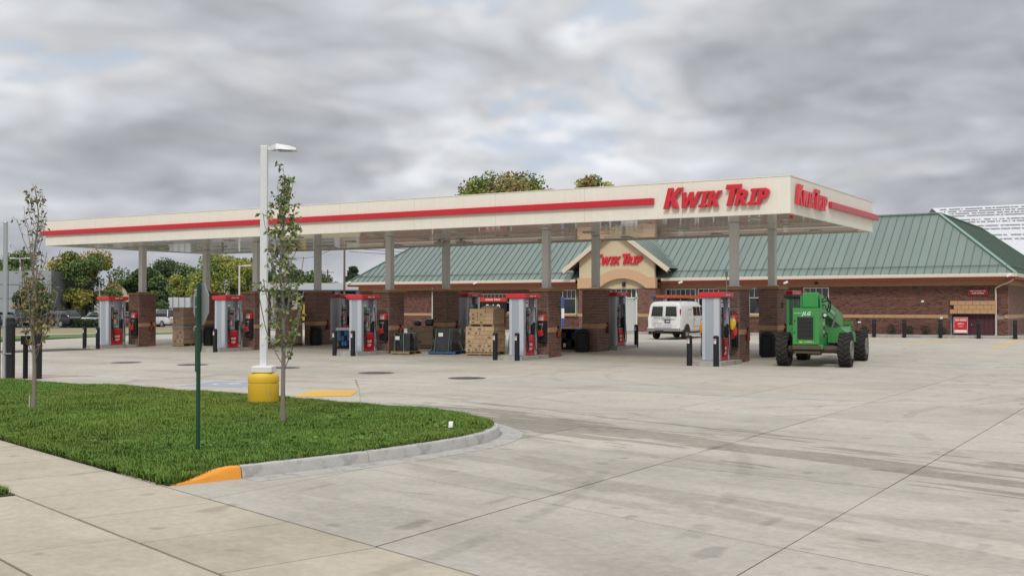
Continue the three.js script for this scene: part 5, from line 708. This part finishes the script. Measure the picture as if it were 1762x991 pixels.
// ------------------------------------------------------------------ things on and around the grass island
{
  const t = thing('lamp_post', 'white square lamp post on a round yellow concrete base in the grass', 'street lamp', [-16.15, .10, -17.0]);
  const yb = new THREE.MeshStandardMaterial({ color: lin(1, 1, 1), map: tex(256, 256, (i, j, o) => { const n = .45 * tileN(i, j, 256, 26, 5) + .55 * tileN(i, j, 256, 80, 2), d = sst(.74, .84, n) * .6, v = 1 + .12 * (tileN(i, j, 256, 6, 4) - .5); o[0] = toS(lerp(.74, .45, d) * v); o[1] = toS(lerp(.46, .36, d) * v); o[2] = toS(lerp(.025, .22, d) * v); }), roughness: .6, bumpMap: bumpOf(2), bumpScale: .003 });
  const b = part(t, 'base', place(lathe([[0, -.2], [.31, -.2], [.31, .43], [.298, .445], [.298, .455], [.31, .47], [.31, .56], [.29, .62], [.24, .655], [0, .665]], 40), 0, 0, 0), yb);
  part(t, 'base_cover', rbox(.42, .13, .42, .02, 0, .73, 0), whitePl);
  part(t, 'pole', rbox(.14, 4.55, .14, .015, 0, .70 + 2.275, 0), M(.72, .73, .73, .5)); part(t, 'hand_hole', box(.07, .16, .01, 0, 1.3, .074), whitePl);
  const arm = part(t, 'arm', [beam([.05, 5.20, 0], [.22, 5.17, 0], .08, .07)], whitePl);
  const lum = part(t, 'luminaire', [loft([{ z: -.02, pts: [[-.05, -.04], [.05, -.04], [.05, .05], [-.05, .05]] }, { z: .10, pts: [[-.16, -.03], [.16, -.03], [.13, .085], [-.13, .085]] }, { z: .36, pts: [[-.18, -.045], [.18, -.045], [.14, .045], [-.14, .045]] }, { z: .50, pts: [[-.14, -.045], [.14, -.045], [.11, .0], [-.11, .0]] }], .5)].map(g => place(g, .16, 5.19, 0, Math.PI / 2)), M(.70, .71, .72, .4)); part(lum, 'lens', box(.26, .012, .24, .42, 5.143, 0), M(.4, .42, .45, .2));
  t.rotation.y = .54;
}
{
  const t = thing('stop_sign', 'grey back of a stop sign on a green steel post in the grass', 'traffic sign', [-11.4, .10, -10.75]);
  const post = M(.012, .06, .032, .55, .2), alu = M(.34, .35, .35, .4, .5);
  const p = part(t, 'post', [box(.055, 2.30, .012, 0, 1.15, 0), box(.012, 2.30, .035, -.028, 1.15, -.012), box(.012, 2.30, .035, .028, 1.15, -.012)], post); part(p, 'lower_post', [box(.075, 1.0, .014, 0, 1.62, .012), box(.014, 1.0, .04, -.036, 1.62, 0), box(.014, 1.0, .04, .036, 1.62, 0)], post);
  part(p, 'bolt', [1.72, 1.98, 2.2].map(y => place(cyl(.012, .012, .03, 0, 0, 0, 8, Math.PI / 2), 0, y, .03)), silver);
  const oc = [...Array(8)].map((_, i) => { const a = Math.PI / 8 + i * Math.PI / 4; return [Math.cos(a) * .30, Math.sin(a) * .30]; });
  const s = part(t, 'sign_plate', place(ext(oc, .004), 0, 2.02, -.045), alu); part(s, 'sign_face', place(ext(oc.map(q => [q[0] * .985, q[1] * .985]), .002), 0, 2.02, -.0475), M(.5, .02, .03, .4)); part(s, 'sign_border', place(ext(oc, .0012, 0, [oc.map(q => [q[0] * .94, q[1] * .94])]), 0, 2.02, -.0492), whitePl);
  const lt = new TextGeometry('STOP', { font, size: .17, depth: .0012, curveSegments: 4 }); lt.computeBoundingBox(); lt.translate(-lt.boundingBox.max.x / 2, -.085, 0); lt.scale(.78, 1, 1); part(s, 'lettering', place(lt, 0, 2.02, -.0502, Math.PI), M(.8, .8, .8, .5));
  t.rotation.y = THREE.MathUtils.degToRad(-23);
}
// young street trees: thin leader, steep side shoots, separate small leaves
function youngTree(label, pos, H, seed, leafN, palette, bare) {
  const t = thing('young_tree', label, 'tree', pos), r = mulberry(seed), bark = M(.23, .195, .165, 1), lead = [], wood = [], lv = [], cols = [];
  const ctrl = []; for (let i = 0; i <= 8; i++) { const f = i / 8; ctrl.push(V3((r() - .5) * .07 * f * 2, H * f, (r() - .5) * .07 * f * 2)); } const C = new THREE.CatmullRomCurve3(ctrl);
  const N = 24, rad = f => .038 * Math.pow(1 - f, .8) + .004; const tg = new THREE.TubeGeometry(C, N, 1, 8); { const p = tg.attributes.position; for (let i = 0; i <= N; i++) { const c = C.getPointAt(i / N), k = rad(i / N) * (i === 0 ? 1.25 : 1); for (let j = 0; j <= 8; j++) { const q = i * 9 + j; p.setXYZ(q, c.x + (p.getX(q) - c.x) * k, c.y + (p.getY(q) - c.y) * k, c.z + (p.getZ(q) - c.z) * k); } } tg.computeVertexNormals(); }
  part(t, 'trunk', tg, bark);
  const tips = []; const nb = 30;
  for (let b = 0; b < nb; b++) {
    const f = .20 + .72 * b / nb + .02 * r(), a = b * 2.4 + r() * .6, base = C.getPointAt(f), L = H * (.30 * (1 - f) + .09) * (.75 + .5 * r()), out = .32 + .2 * r(), dx = Math.cos(a), dz = Math.sin(a);
    const pts = [base]; for (let k = 1; k <= 4; k++) { const q = k / 4; pts.push(V3(base.x + dx * out * L * (q - .28 * q * q) + (r() - .5) * .03, base.y + L * (.62 * q + .30 * q * q) * .95, base.z + dz * out * L * (q - .28 * q * q) + (r() - .5) * .03)); }
    const cv = new THREE.CatmullRomCurve3(pts); wood.push(new THREE.TubeGeometry(cv, 8, .0075 * (1.35 - f), 5));
    for (let k = 0; k < 7; k++) { const q = .22 + .78 * r(), p = cv.getPoint(q), aa = r() * 6.28, l2 = (.08 + .16 * r()), e = V3(p.x + Math.cos(aa) * l2 * .6, p.y + l2 * .7, p.z + Math.sin(aa) * l2 * .6); if (k < 5) wood.push(bar([p.x, p.y, p.z], [e.x, e.y, e.z], .0035, .002, 4)); tips.push([p, e, f]); }
  }
  for (let k = 0; k < leafN; k++) {
    const [p, e, f] = tips[Math.floor(r() * tips.length)]; if (bare && r() < bare(f + .2 * (r() - .5))) continue;
    const q = r() * 1.15, c = p.clone().lerp(e, q).add(V3((r() - .5) * .06, (r() - .5) * .06, (r() - .5) * .06)), L = .030 + .026 * r(), u = V3(r() - .5, -.25 + .55 * (r() - .5), r() - .5).normalize(), n = V3(r() - .5, r() * .9, r() - .5).normalize(), w = u.clone().cross(n).normalize().multiplyScalar(L * .62), A = c.clone(), B = c.clone().add(u.clone().multiplyScalar(L)), D = c.clone().add(u.clone().multiplyScalar(L * 2.1));
    const fold = n.clone().multiplyScalar(.012); const col = palette[Math.floor(r() * palette.length)], v = .75 + .5 * r(), cc = [col[0] * v, col[1] * v, col[2] * v];
    lv.push([A, B.clone().add(w).add(fold), D, D.clone()], [A, D, B.clone().sub(w).add(fold), A.clone()]); cols.push(cc, cc);
  }
  part(t, 'branch', wood, bark, 'stuff'); part(t, 'foliage', quads(lv, cols), new THREE.MeshStandardMaterial({ vertexColors: true, roughness: 1, side: THREE.DoubleSide }), 'stuff');
  return t;
}
youngTree('leafy young tree with green leaves beside the yellow lamp base', [-13.05, .10, -14.2], 4.15, 12, 1200, [[.16, .23, .08], [.19, .26, .09], [.22, .26, .095], [.30, .29, .11], [.14, .20, .075], [.26, .22, .11]], f => (f > .93 ? .5 : .05));
{ const t = youngTree('nearly bare young tree with a few brown leaves beside the black posts', [-18.75, .10, -13.6], 4.25, 31, 1700, [[.24, .20, .09], [.19, .19, .08], [.30, .22, .10], [.16, .18, .07], [.26, .16, .09], [.20, .22, .08]], f => sst(.28, .5, f) * .80); part(t, 'stake_tag', [box(.02, .32, .012, -.08, .16, .03)], M(.6, .55, .45, .8)); }
// posts at the vacuum station left of the grass
[[-29.25, -20.45, 1.78, .12, 'thick black post beside the galvanized pipe'], [-28.85, -21.05, 1.80, .12, 'thick black post behind the nearly bare young tree'], [-29.85, -20.4, 1.85, .12, 'thick black post on the far side of the galvanized pipe']].forEach(([x, z, h, r, l]) => { const t = thing('black_post', l, 'post', [x, 0, z], 0, 'thick black posts'); part(t, 'sleeve', place(lathe([[0, -.1], [r, -.1], [r, h - .04], [r * .8, h], [0, h]], 20), 0, 0, 0), blackPl); part(t, 'band', place(lathe([[r + .002, h - .2], [r + .004, h - .16], [r + .002, h - .12]], 20), 0, 0, 0), M(.03, .03, .035, .35)); });
{ const t = thing('steel_pipe', 'tall galvanized steel pipe standing between the black posts', 'post', [-29.45, 0, -20.4]); part(t, 'pipe', place(lathe([[0, -.1], [.062, -.1], [.062, 4.5], [.068, 4.5], [.068, 4.56], [0, 4.57]], 16), 0, 0, 0), M(.46, .48, .49, .45, .5)); part(t, 'clamp', [box(.5, .03, .03, .12, .75, .06), cyl(.075, .075, .05, 0, 1.55, 0, 14)], silver); }
{ const t = thing('card_reader_post', 'thin black post with a small box on top beside the galvanized pipe', 'post', [-29.2, 0, -20.9]); part(t, 'post', box(.10, 1.05, .10, 0, .5, 0), blackPl); part(t, 'box', rbox(.24, .26, .18, .03, 0, 1.12, 0), blackPl); }
{ const t = thing('marker_pole', 'thin pale pole rising beside the guard posts at the canopy end', 'pole', [-48.0, 0, -38.6]); part(t, 'pole', bar([0, 0, 0], [0, 3.25, 0], .03, .025, 8), M(.42, .45, .43, .5)); part(t, 'foot', cyl(.09, .11, .06, 0, .03, 0, 14), M(.3, .3, .3, .6)); }

// ------------------------------------------------------------------ beyond the lot
const dryGrass = new THREE.MeshStandardMaterial({ color: lin(1, 1, 1), roughness: 1, map: tex(256, 256, (i, j, o) => { const n = .5 * tileN(i, j, 256, 20, 2) + .5 * tileN(i, j, 256, 90, 5); o[0] = toS(.20 + .16 * n); o[1] = toS(.17 + .11 * n); o[2] = toS(.08 + .06 * n); }) }), greenStrip = new THREE.MeshStandardMaterial({ color: lin(1, 1, 1), roughness: 1, map: tex(256, 256, (i, j, o) => { const n = .5 * tileN(i, j, 256, 20, 2) + .5 * tileN(i, j, 256, 90, 5); o[0] = toS(.06 + .07 * n); o[1] = toS(.12 + .09 * n); o[2] = toS(.03 + .03 * n); }) });
const cx0 = -Math.sin(.544), cz0 = -Math.cos(.544), rx0 = Math.cos(.544), rz0 = -Math.sin(.544);   // axis of the far street
const far = (l, d) => [cx0 * d + rx0 * l, cz0 * d + rz0 * l];                                       // l metres to the right, d metres away
const strip = (x0, x1, y) => prism([[x0, -14], [x1, -14], [x1, -120], [x0, -120]], -.2, y);
struct('far_verge', [uvm(strip(-66, -60.02, .20), .3)], greenStrip); struct('far_path', [strip(-68, -66.02, .22)], M(.38, .36, .32, .95)); struct('far_bank', [uvm(strip(-84, -68.02, .20), .3)], dryGrass); struct('far_car_park', [prism([[-240, -20], [-84.02, -20], [-84.02, -125], [-50, -125], [-50, -240], [-240, -240]], -.2, .10)], M(.20, .195, .185, .95));
const crownM = new THREE.MeshStandardMaterial({ vertexColors: true, roughness: 1, side: THREE.DoubleSide }), trunkM = M(.085, .07, .055, 1);
function bigTree(label, l, d, h, w, seed, pal, o = {}) {
  const [x, z] = far(l, d), t = thing('tree', label, 'tree', [x, o.y ?? .1, z], 0, o.group), r = mulberry(seed), base = o.base ?? h * .22, lv = [], cols = [], cl = [], s = (o.leaf ?? .30) * .66, n = (o.n ?? 5200) * 2.6;
  const nc = o.clumps ?? 34; for (let i = 0; i < nc; i++) { const a = r() * 6.283, v = Math.pow(r(), .85), rad = (o.cone ? (1 - v * .92) : Math.sqrt(Math.max(.06, 1 - Math.pow((v - .42) / .62, 2)))) * w / 2 * (.45 + .6 * Math.sqrt(r())); cl.push([Math.cos(a) * rad, base + (h - base) * v * .95, Math.sin(a) * rad, (o.cone ? .5 : .75 + .6 * r()) * w * .15, pal[Math.floor(r() * pal.length)], 1.0 + .3 * r()]); }
  for (let k = 0; k < n; k++) { const c = cl[Math.floor(r() * nc)], th = r() * 6.283, ph = Math.acos(2 * r() - 1), q = c[3] * Math.pow(r(), .45), p = V3(c[0] + q * Math.sin(ph) * Math.cos(th) * 1.15, c[1] + q * Math.cos(ph) * .85, c[2] + q * Math.sin(ph) * Math.sin(th) * 1.15), u = V3(r() - .5, r() - .5, r() - .5).normalize(), v2 = V3(r() - .5, r() - .5, r() - .5).cross(u).normalize(), L = s * (.6 + .7 * r()); lv.push([p.clone().sub(u.clone().multiplyScalar(L)), p.clone().sub(v2.clone().multiplyScalar(L * .6)), p.clone().add(u.clone().multiplyScalar(L)), p.clone().add(v2.clone().multiplyScalar(L * .6))]); const b = c[5] * (1.05 + .55 * r()), cc = c[4]; cols.push([cc[0] * b, cc[1] * b, cc[2] * b]); }
  const wood = [bar([0, -.2, 0], [0, h * .55, 0], h * .022, h * .012, 8)]; for (let i = 0; i < 9; i++) { const c = cl[i * 3 % nc], y0 = base * .8 + (h * .35) * r(); wood.push(bar([0, y0, 0], [c[0] * .85, Math.max(y0 + .3, c[1]), c[2] * .85], h * .009, h * .003, 6)); } part(t, 'trunk', wood, trunkM); part(t, 'crown', quads(lv, cols), crownM, 'stuff'); return t;
}
const G1 = [.075, .115, .035], G2 = [.11, .15, .045], Y1 = [.20, .21, .05], Y2 = [.25, .22, .055], O1 = [.27, .19, .06], D1 = [.05, .078, .035], B1 = [.21, .165, .065];
const pm = 1 / 1951; const L = (u, d) => (u - 881) * pm * d, Hh = (v, d) => 2.08 + (528.5 - v) * pm * d;   // survey: bearing and elevation to plan position and height
bigTree('broad tree turning orange at the top beside the grey panelled building', L(148, 124), 124, Hh(437, 124), 6.9, 1, [G1, G1, G2, G2, Y2, O1, D1], { base: 2.6, n: 7000, clumps: 46, leaf: .22 });
bigTree('small yellow tree in front of the corner of the grey panelled building', L(112, 122), 122, Hh(500, 122), 3.4, 2, [Y1, Y2, G2], { base: 1.2, leaf: .2 }); bigTree('round dark green tree before the grey panelled building', L(54, 116), 116, Hh(490, 116), 3.2, 3, [D1, G1], { base: .5, leaf: .2 });
bigTree('dark narrow tree between the tan building and the white trailer', L(250, 128), 128, Hh(468, 128), 4.6, 4, [D1, G1, D1], { base: 1.6 }); bigTree('tall dull green tree far behind the white trailer', L(300, 172), 172, Hh(446, 172), 8.5, 5, [G1, D1, [.06, .075, .04]], { base: 2 }); bigTree('yellow green tree left of the stop sign', L(322, 160), 160, Hh(475, 160), 5.5, 6, [Y1, G2, B1], { base: 1 }); bigTree('wide yellow green tree behind the stop sign', L(382, 140), 140, Hh(449, 140), 8.0, 7, [Y1, Y1, G2, [.13, .16, .035]], { base: 2.4, n: 7500, clumps: 50, leaf: .25 });
bigTree('dark tree rising behind the yellow green tree', L(430, 185), 185, Hh(452, 185), 8, 8, [G1, D1], { base: 1.5 }); bigTree('far dark tree behind the flat roofed building, beside the conifer', L(520, 215), 215, Hh(468, 215), 9, 9, [G1, D1], { base: 1.5 }); bigTree('far dark tree above the flat roofed building', L(476, 205), 205, Hh(470, 205), 8, 10, [G1, D1], { base: 1.5 }); bigTree('dark conifer between the utility pole and the store roof', L(607, 205), 205, Hh(459, 205), 7, 11, [D1, [.025, .045, .025]], { cone: true, base: .5, clumps: 60 }); bigTree('far low trees behind the short utility pole', L(560, 225), 225, Hh(474, 225), 10, 12, [G1, D1], { base: 1 });
bigTree('tall tree with bronze tips rising behind the canopy roof', L(872, 132), 132, Hh(301, 132), 11.5, 13, [Y1, G2, B1, [.13, .12, .035], B1], { base: 5, n: 9500, clumps: 60, leaf: .3 }); bigTree('smaller bronze tree beside the tall tree behind the canopy roof', L(822, 140), 140, Hh(316, 140), 6, 14, [B1, Y1, O1], { base: 5, n: 4500 }); bigTree('green edge of a tree top showing just above the canopy roof', L(930, 138), 138, Hh(316, 138), 5, 17, [G2, Y1], { base: 5, n: 4000 }); bigTree('bronze and green tree top nearest the red sign above the canopy roof', L(1030, 150), 150, Hh(300, 150), 6.5, 15, [Y1, G2, B1], { base: 6, n: 5000 }); bigTree('low bronze tree top between the trees above the canopy roof', L(1004, 155), 155, Hh(308, 155), 6, 16, [B1, Y1], { base: 6, n: 3000 });
bigTree('far green tree behind the grey panelled building', L(15, 165), 165, Hh(440, 165), 9, 18, [G1, G2], { base: 2 }); bigTree('low tree beside the dark car behind the carton stack', L(258, 122), 122, Hh(505, 122), 3.4, 19, [D1, G1], { base: 1.2, leaf: .2 });
// buildings far off
function farBox(parent, name, l, d, w, h, dep, m, y = .1, extra = 0) { const [x, z] = far(l, d); const g = box(w, h, dep, 0, 0, 0); const o = part(parent, name, g, m); o.position.set(x, y + h / 2, z); o.rotation.y = .544; return o; }
{
  const t = thing('panelled_building', 'low grey building clad in large metal panels behind the black posts', 'building'), gm = M(.34, .36, .37, .6), gd = M(.05, .06, .065, .3), x0 = L(-60, 118), x1 = L(88, 118), h = Hh(466, 118) - .1, w = x1 - x0; farBox(t, 'wall', (x0 + x1) / 2, 124, w, h, 12, M(.16, .17, .17, .8));
  for (let j = 0; j < 4; j++) for (let i = 0; i < 6; i++) { if (j === 0 && i === 4) continue; farBox(t, 'wall_panel', x0 + w * (i + .5) / 6, 117.9, w / 6 - .06, h / 4 - .06, .2, gm, .1 + h / 4 * j + .03); }
  for (let i = 0; i < 3; i++) farBox(t, 'window', x0 + w * 4.5 / 6, 117.8, 1.2, .38, .1, gd, .35 + i * .45);
}
{
  const t = thing('tan_building', 'tan flat roofed building between the orange tree and the dark narrow tree', 'building'), l = L(210, 185), h = Hh(486, 185); farBox(t, 'wall', l, 192, 5.5, h, 12, M(.50, .40, .25, .9)); farBox(t, 'parapet', l, 191.9, 5.8, .3, 12.6, M(.42, .34, .22, .9), h + .1); farBox(t, 'awning', l + .5, 185.6, 2.6, .5, .8, M(.45, .12, .10, .8), 2.2); for (const e of [-1.6, .3, 2]) farBox(t, 'window', l + e, 185.9, 1.1, 1.3, .2, carGlass, .9);
}
{
  const t = thing('white_trailer', 'white box trailer with vertical posts above the brown carton stack', 'trailer'), l = L(303, 135), h = 2.1; farBox(t, 'box_body', l, 137, 3.0, 2.3, 2.2, M(.62, .64, .65, .6), .95); for (let i = 0; i < 5; i++) farBox(t, 'rib', l - 1.45 + i * .72, 135.8, .08, 2.3, .1, M(.35, .37, .40, .6), .95); farBox(t, 'chassis', l, 137, 3.0, .2, 2, jDark, .74); for (const e of [-1.1, 1.1]) { const [x, z] = far(l + e, 136.2); const g = new THREE.Group(); g.name = 'wheel'; t.add(g); g.position.set(x, .52, z); g.rotation.y = .544; part(g, 'tyre', place(cyl(.42, .42, .26, 0, 0, 0, 18, Math.PI / 2), 0, 0, 0), tyreM); part(g, 'rim', place(cyl(.22, .22, .28, 0, 0, 0, 14, Math.PI / 2), 0, 0, 0), rimM); }
}
{
  const t = thing('flat_roofed_building', 'long flat roofed building with a pale roof edge and open front under it', 'building'), x0 = L(425, 150), x1 = L(660, 150), w = x1 - x0, top = Hh(487, 150), bot = Hh(499, 150); farBox(t, 'roof_edge', (x0 + x1) / 2, 158, w, top - bot, 16, M(.55, .57, .60, .6), bot); farBox(t, 'gutter_line', (x0 + x1) / 2, 149.9, w, .12, .2, M(.10, .11, .13, .6), bot - .1); farBox(t, 'back_wall', (x0 + x1) / 2, 163, w, bot - .1, .4, M(.12, .12, .125, .9)); for (let i = 0; i < 7; i++) farBox(t, 'pillar', x0 + .6 + i * (w - 1.2) / 6, 150.6, .7, bot - .1, .5, M(.40, .41, .43, .7)); for (let i = 0; i < 6; i++) farBox(t, 'door', x0 + 1.9 + i * (w - 1.2) / 6, 162.6, 1.8, 2.8, .3, M(.20, .21, .22, .7));
}
{
  const t = thing('wheel_loader', 'yellow wheel loader parked under the flat roofed building', 'loader'), l = L(514, 144), y = M(.62, .36, .02, .5); farBox(t, 'body', l, 144.5, 1.8, .8, 1.4, y, .7); farBox(t, 'cab', l + .25, 144.4, 1.0, 1.15, 1.2, y, 1.5); farBox(t, 'cab_window', l + .2, 143.75, .7, .7, .1, carGlass, 1.75); farBox(t, 'bucket', l - 1.5, 144.4, .8, .7, 2.0, M(.45, .42, .38, .7), .3); farBox(t, 'lift_arm', l - .9, 143.9, 1.2, .2, .2, y, .95); for (const e of [-.6, .7]) { const [x, z] = far(l + e, 143.7); const g = new THREE.Group(); g.name = 'wheel'; g.position.set(x, .65, z); g.rotation.y = .544; t.add(g); part(g, 'tyre', cyl(.55, .55, .4, 0, 0, 0, 18, Math.PI / 2), tyreM); part(g, 'rim', cyl(.25, .25, .42, 0, 0, 0, 14, Math.PI / 2), y); }
}
{ // big pale roof behind the store
  const t = thing('pale_roofed_hall', 'large hall with a pale roof dotted with rows of small dark vents', 'building'), d = 150, x0 = L(1712, d), x1 = L(1980, d), top = Hh(360, d), eave = Hh(452, d), ang = .544 - .05;
  const wl = farBox(t, 'wall', (x0 + x1) / 2, d + 22, x1 - x0, eave - .1, 40, M(.55, .55, .54, .8)); const [ax, az] = far(x0, d), [bx, bz] = far(x1, d), [cx, cz] = far(x1, d + 22), [dx, dz] = far(x0, d + 22);
  const rp = (u, v) => V3(lerp(lerp(ax, bx, u), lerp(dx, cx, u), v), lerp(eave, top + .9 * u - 0 + 2.0, v), lerp(lerp(az, bz, u), lerp(dz, cz, u), v)), rm = M(.60, .61, .62, .6); const n = 24;
  for (let i = 0; i < n; i++) { const a = rp(i / n + .0004, 0), b = rp((i + 1) / n - .0004, 0), c = rp((i + 1) / n - .0004, 1), e = rp(i / n + .0004, 1); part(t, 'roof_panel', panel(a.toArray(), b.toArray(), c.toArray(), e.toArray(), .08), rm); }
  { const a = rp(0, 1), b = rp(1, 1), c = V3(...[far(x1, d + 44)[0], eave, far(x1, d + 44)[1]]), e = V3(far(x0, d + 44)[0], eave, far(x0, d + 44)[1]); part(t, 'rear_slope', panel(a.toArray(), b.toArray(), c.toArray(), e.toArray(), .08), rm); }
  const vm = M(.33, .34, .36, .7), r = mulberry(3); for (const v of [.95, .905, .86, .815, .74, .695, .62, .56, .45, .38]) { const gs = []; for (let i = 5; i < 110; i++) { if (r() < .2) continue; const p = rp(i / 110 + (r() - .5) * .003, v); gs.push(box(.11, .22, .34, p.x, p.y + .12, p.z, .544)); } part(t, 'vent_row', gs, vm, 'stuff'); }
}
// cars across the street
const paint = (r, g, b) => MP(r, g, b, .3, { clearcoat: 1, clearcoatRoughness: .08 });
const carAt = (u, d, turn, label, p, suv, y = .12) => { const [x, z] = far(L(u, d), d); makeCar(suv ? 'parked_suv' : 'parked_car', label, [x, y, z], turn, p, suv, 'vehicles parked across the street'); };
carAt(96, 110, 1.75, 'black suv parked before the grey panelled building', paint(.012, .013, .018), true); carAt(4, 110, 1.2, 'dark blue car parked under the grey panelled building', paint(.02, .035, .10), false); carAt(38, 113, 1.0, 'dark suv parked behind the galvanized pipe', paint(.03, .035, .05), true);
carAt(182, 118, 2.6, 'silver car parked behind the clipped hedge', paint(.45, .47, .48), false); carAt(206, 116, 2.4, 'pale grey car parked behind the dispenser beside the hedge', paint(.55, .57, .58), false); carAt(160, 121, 2.6, 'white car parked under the orange tree', paint(.68, .69, .69), false); carAt(238, 113, 1.9, 'white suv parked beside the brick pier farthest from the telehandler', paint(.68, .69, .70), true); carAt(219, 109, 2.0, 'dark red car parked before the white suv', paint(.20, .02, .03), false); carAt(276, 110, 1.5, 'white suv parked beside the brown carton stack', paint(.60, .61, .62), true); carAt(330, 109, 1.4, 'dark blue car parked behind the stop sign', paint(.025, .04, .12), false); carAt(352, 114, 1.6, 'silver car parked behind the stop sign post', paint(.42, .43, .44), false);
{ const r = mulberry(40), [x, z] = far(L(139, 109), 109), t = thing('hedge', 'clipped dark hedge along the car park beside the black suv', 'hedge', [x, .1, z], .544), lv = [], cols = []; for (let k = 0; k < 2600; k++) { const p = V3((r() - .5) * 3.6, r() * .85, (r() - .5) * .9), u = V3(r() - .5, r() - .5, r() - .5).normalize().multiplyScalar(.08), v = V3(r() - .5, r() - .5, r() - .5).normalize().multiplyScalar(.06), b = .7 + .6 * r(); lv.push([p.clone().sub(u), p.clone().sub(v), p.clone().add(u), p.clone().add(v)]); cols.push([.035 * b, .06 * b, .02 * b]); } part(t, 'foliage', quads(lv, cols), crownM, 'stuff'); part(t, 'stem', [-1.4, -.5, .5, 1.4].map(e => bar([e, -.1, 0], [e, .6, 0], .03, .02)), trunkM); }
{ const r = mulberry(41), [x, z] = far(L(94, 98), 98), t = thing('bare_sapling', 'leafless sapling with pale stems before the black suv', 'tree', [x, .2, z]); part(t, 'stem', [...Array(12)].map((_, i) => { const a = i * 2.1; return bar([.1 * Math.cos(a), 0, .1 * Math.sin(a)], [(.4 + .5 * r()) * Math.cos(a), 1.0 + .9 * r(), (.4 + .5 * r()) * Math.sin(a)], .022, .008, 5); }), M(.30, .26, .22, 1)); }
// poles
const paleSteel = M(.66, .67, .67, .5);
function lampT(label, u, d, v, heads) { const [x, z] = far(L(u, d), d), h = Hh(v, d), t = thing('light_pole', label, 'street lamp', [x, .1, z], .544, 'light poles across the street'); part(t, 'pole', bar([0, 0, 0], [0, h, 0], .11, .09, 8), paleSteel); part(t, 'cross_arm', box(heads > 1 ? 2.4 : 1.2, .10, .12, heads > 1 ? 0 : .5, h, 0), paleSteel); for (const e of heads > 1 ? [-1.0, 1.0] : [.9]) part(t, 'lamp_head', rbox(.75, .16, .4, .04, e, h + .02, 0), paleSteel); if (heads > 1) { part(t, 'speaker', rbox(.55, .5, .4, .08, -.1, h - 2.6, 0), paleSteel); part(t, 'speaker', rbox(.4, .6, .4, .08, .4, h - 3.0, 0), paleSteel); } }
lampT('white twin headed light pole above the dark narrow tree', 260, 155, 447, 2); lampT('white twin headed light pole behind the grey panelled building', 33, 150, 446, 2); lampT('single headed white light pole beside the yellow green tree', 411, 125, 459, 1); lampT('short white light pole under the orange tree', 140, 132, 520, 1);
{
  const wood = M(.20, .13, .085, 1), wire = M(.02, .02, .02, .8), pole = (u, d, v, label, k) => { const [x, z] = far(L(u, d), d), h = Hh(v, d), t = thing('utility_pole', label, 'utility pole', [x, .1, z], .544, 'utility poles'); part(t, 'pole', bar([0, 0, 0], [0, h, 0], .17 * k, .12 * k, 8), wood); part(t, 'cross_arm', [box(2.4, .12, .1, 0, h - .5, .1)], wood); for (const e of [-1.05, -.4, .4, 1.05]) part(t, 'insulator', cyl(.05, .06, .18, e, h - .35, .1, 8), whitePl); return [x, h, z]; };
  const A = pole(592, 150, 415, 'tall wooden utility pole behind the flat roofed building', 1), B = pole(563, 215, 465, 'short far utility pole with cross arm behind the flat roofed building', 1.2), D = pole(447 + 45, 205, 440, 'distant utility pole behind the leafy young tree', 1);
  part(thing('power_line', 'thin dark power lines running from the tall utility pole', 'power line'), 'wire', [[-.8, 0], [0, -.5], [.8, -1]].map(([e, dy]) => tube([[A[0] + e, A[1] - .4 + dy, A[2]], [A[0] + 25 + e, A[1] - 2.2 + dy, A[2] - 25], [A[0] + 60 + e, A[1] - 1.6 + dy, A[2] - 60]], .03, 16, 4)).concat([tube([[A[0], A[1] - .4, A[2]], [(A[0] + D[0]) / 2, (A[1] + D[1]) / 2 - 1.2, (A[2] + D[2]) / 2], [D[0], D[1] - .4, D[2]]], .03, 12, 4)]), wire);
}
renderer.render(scene, camera);
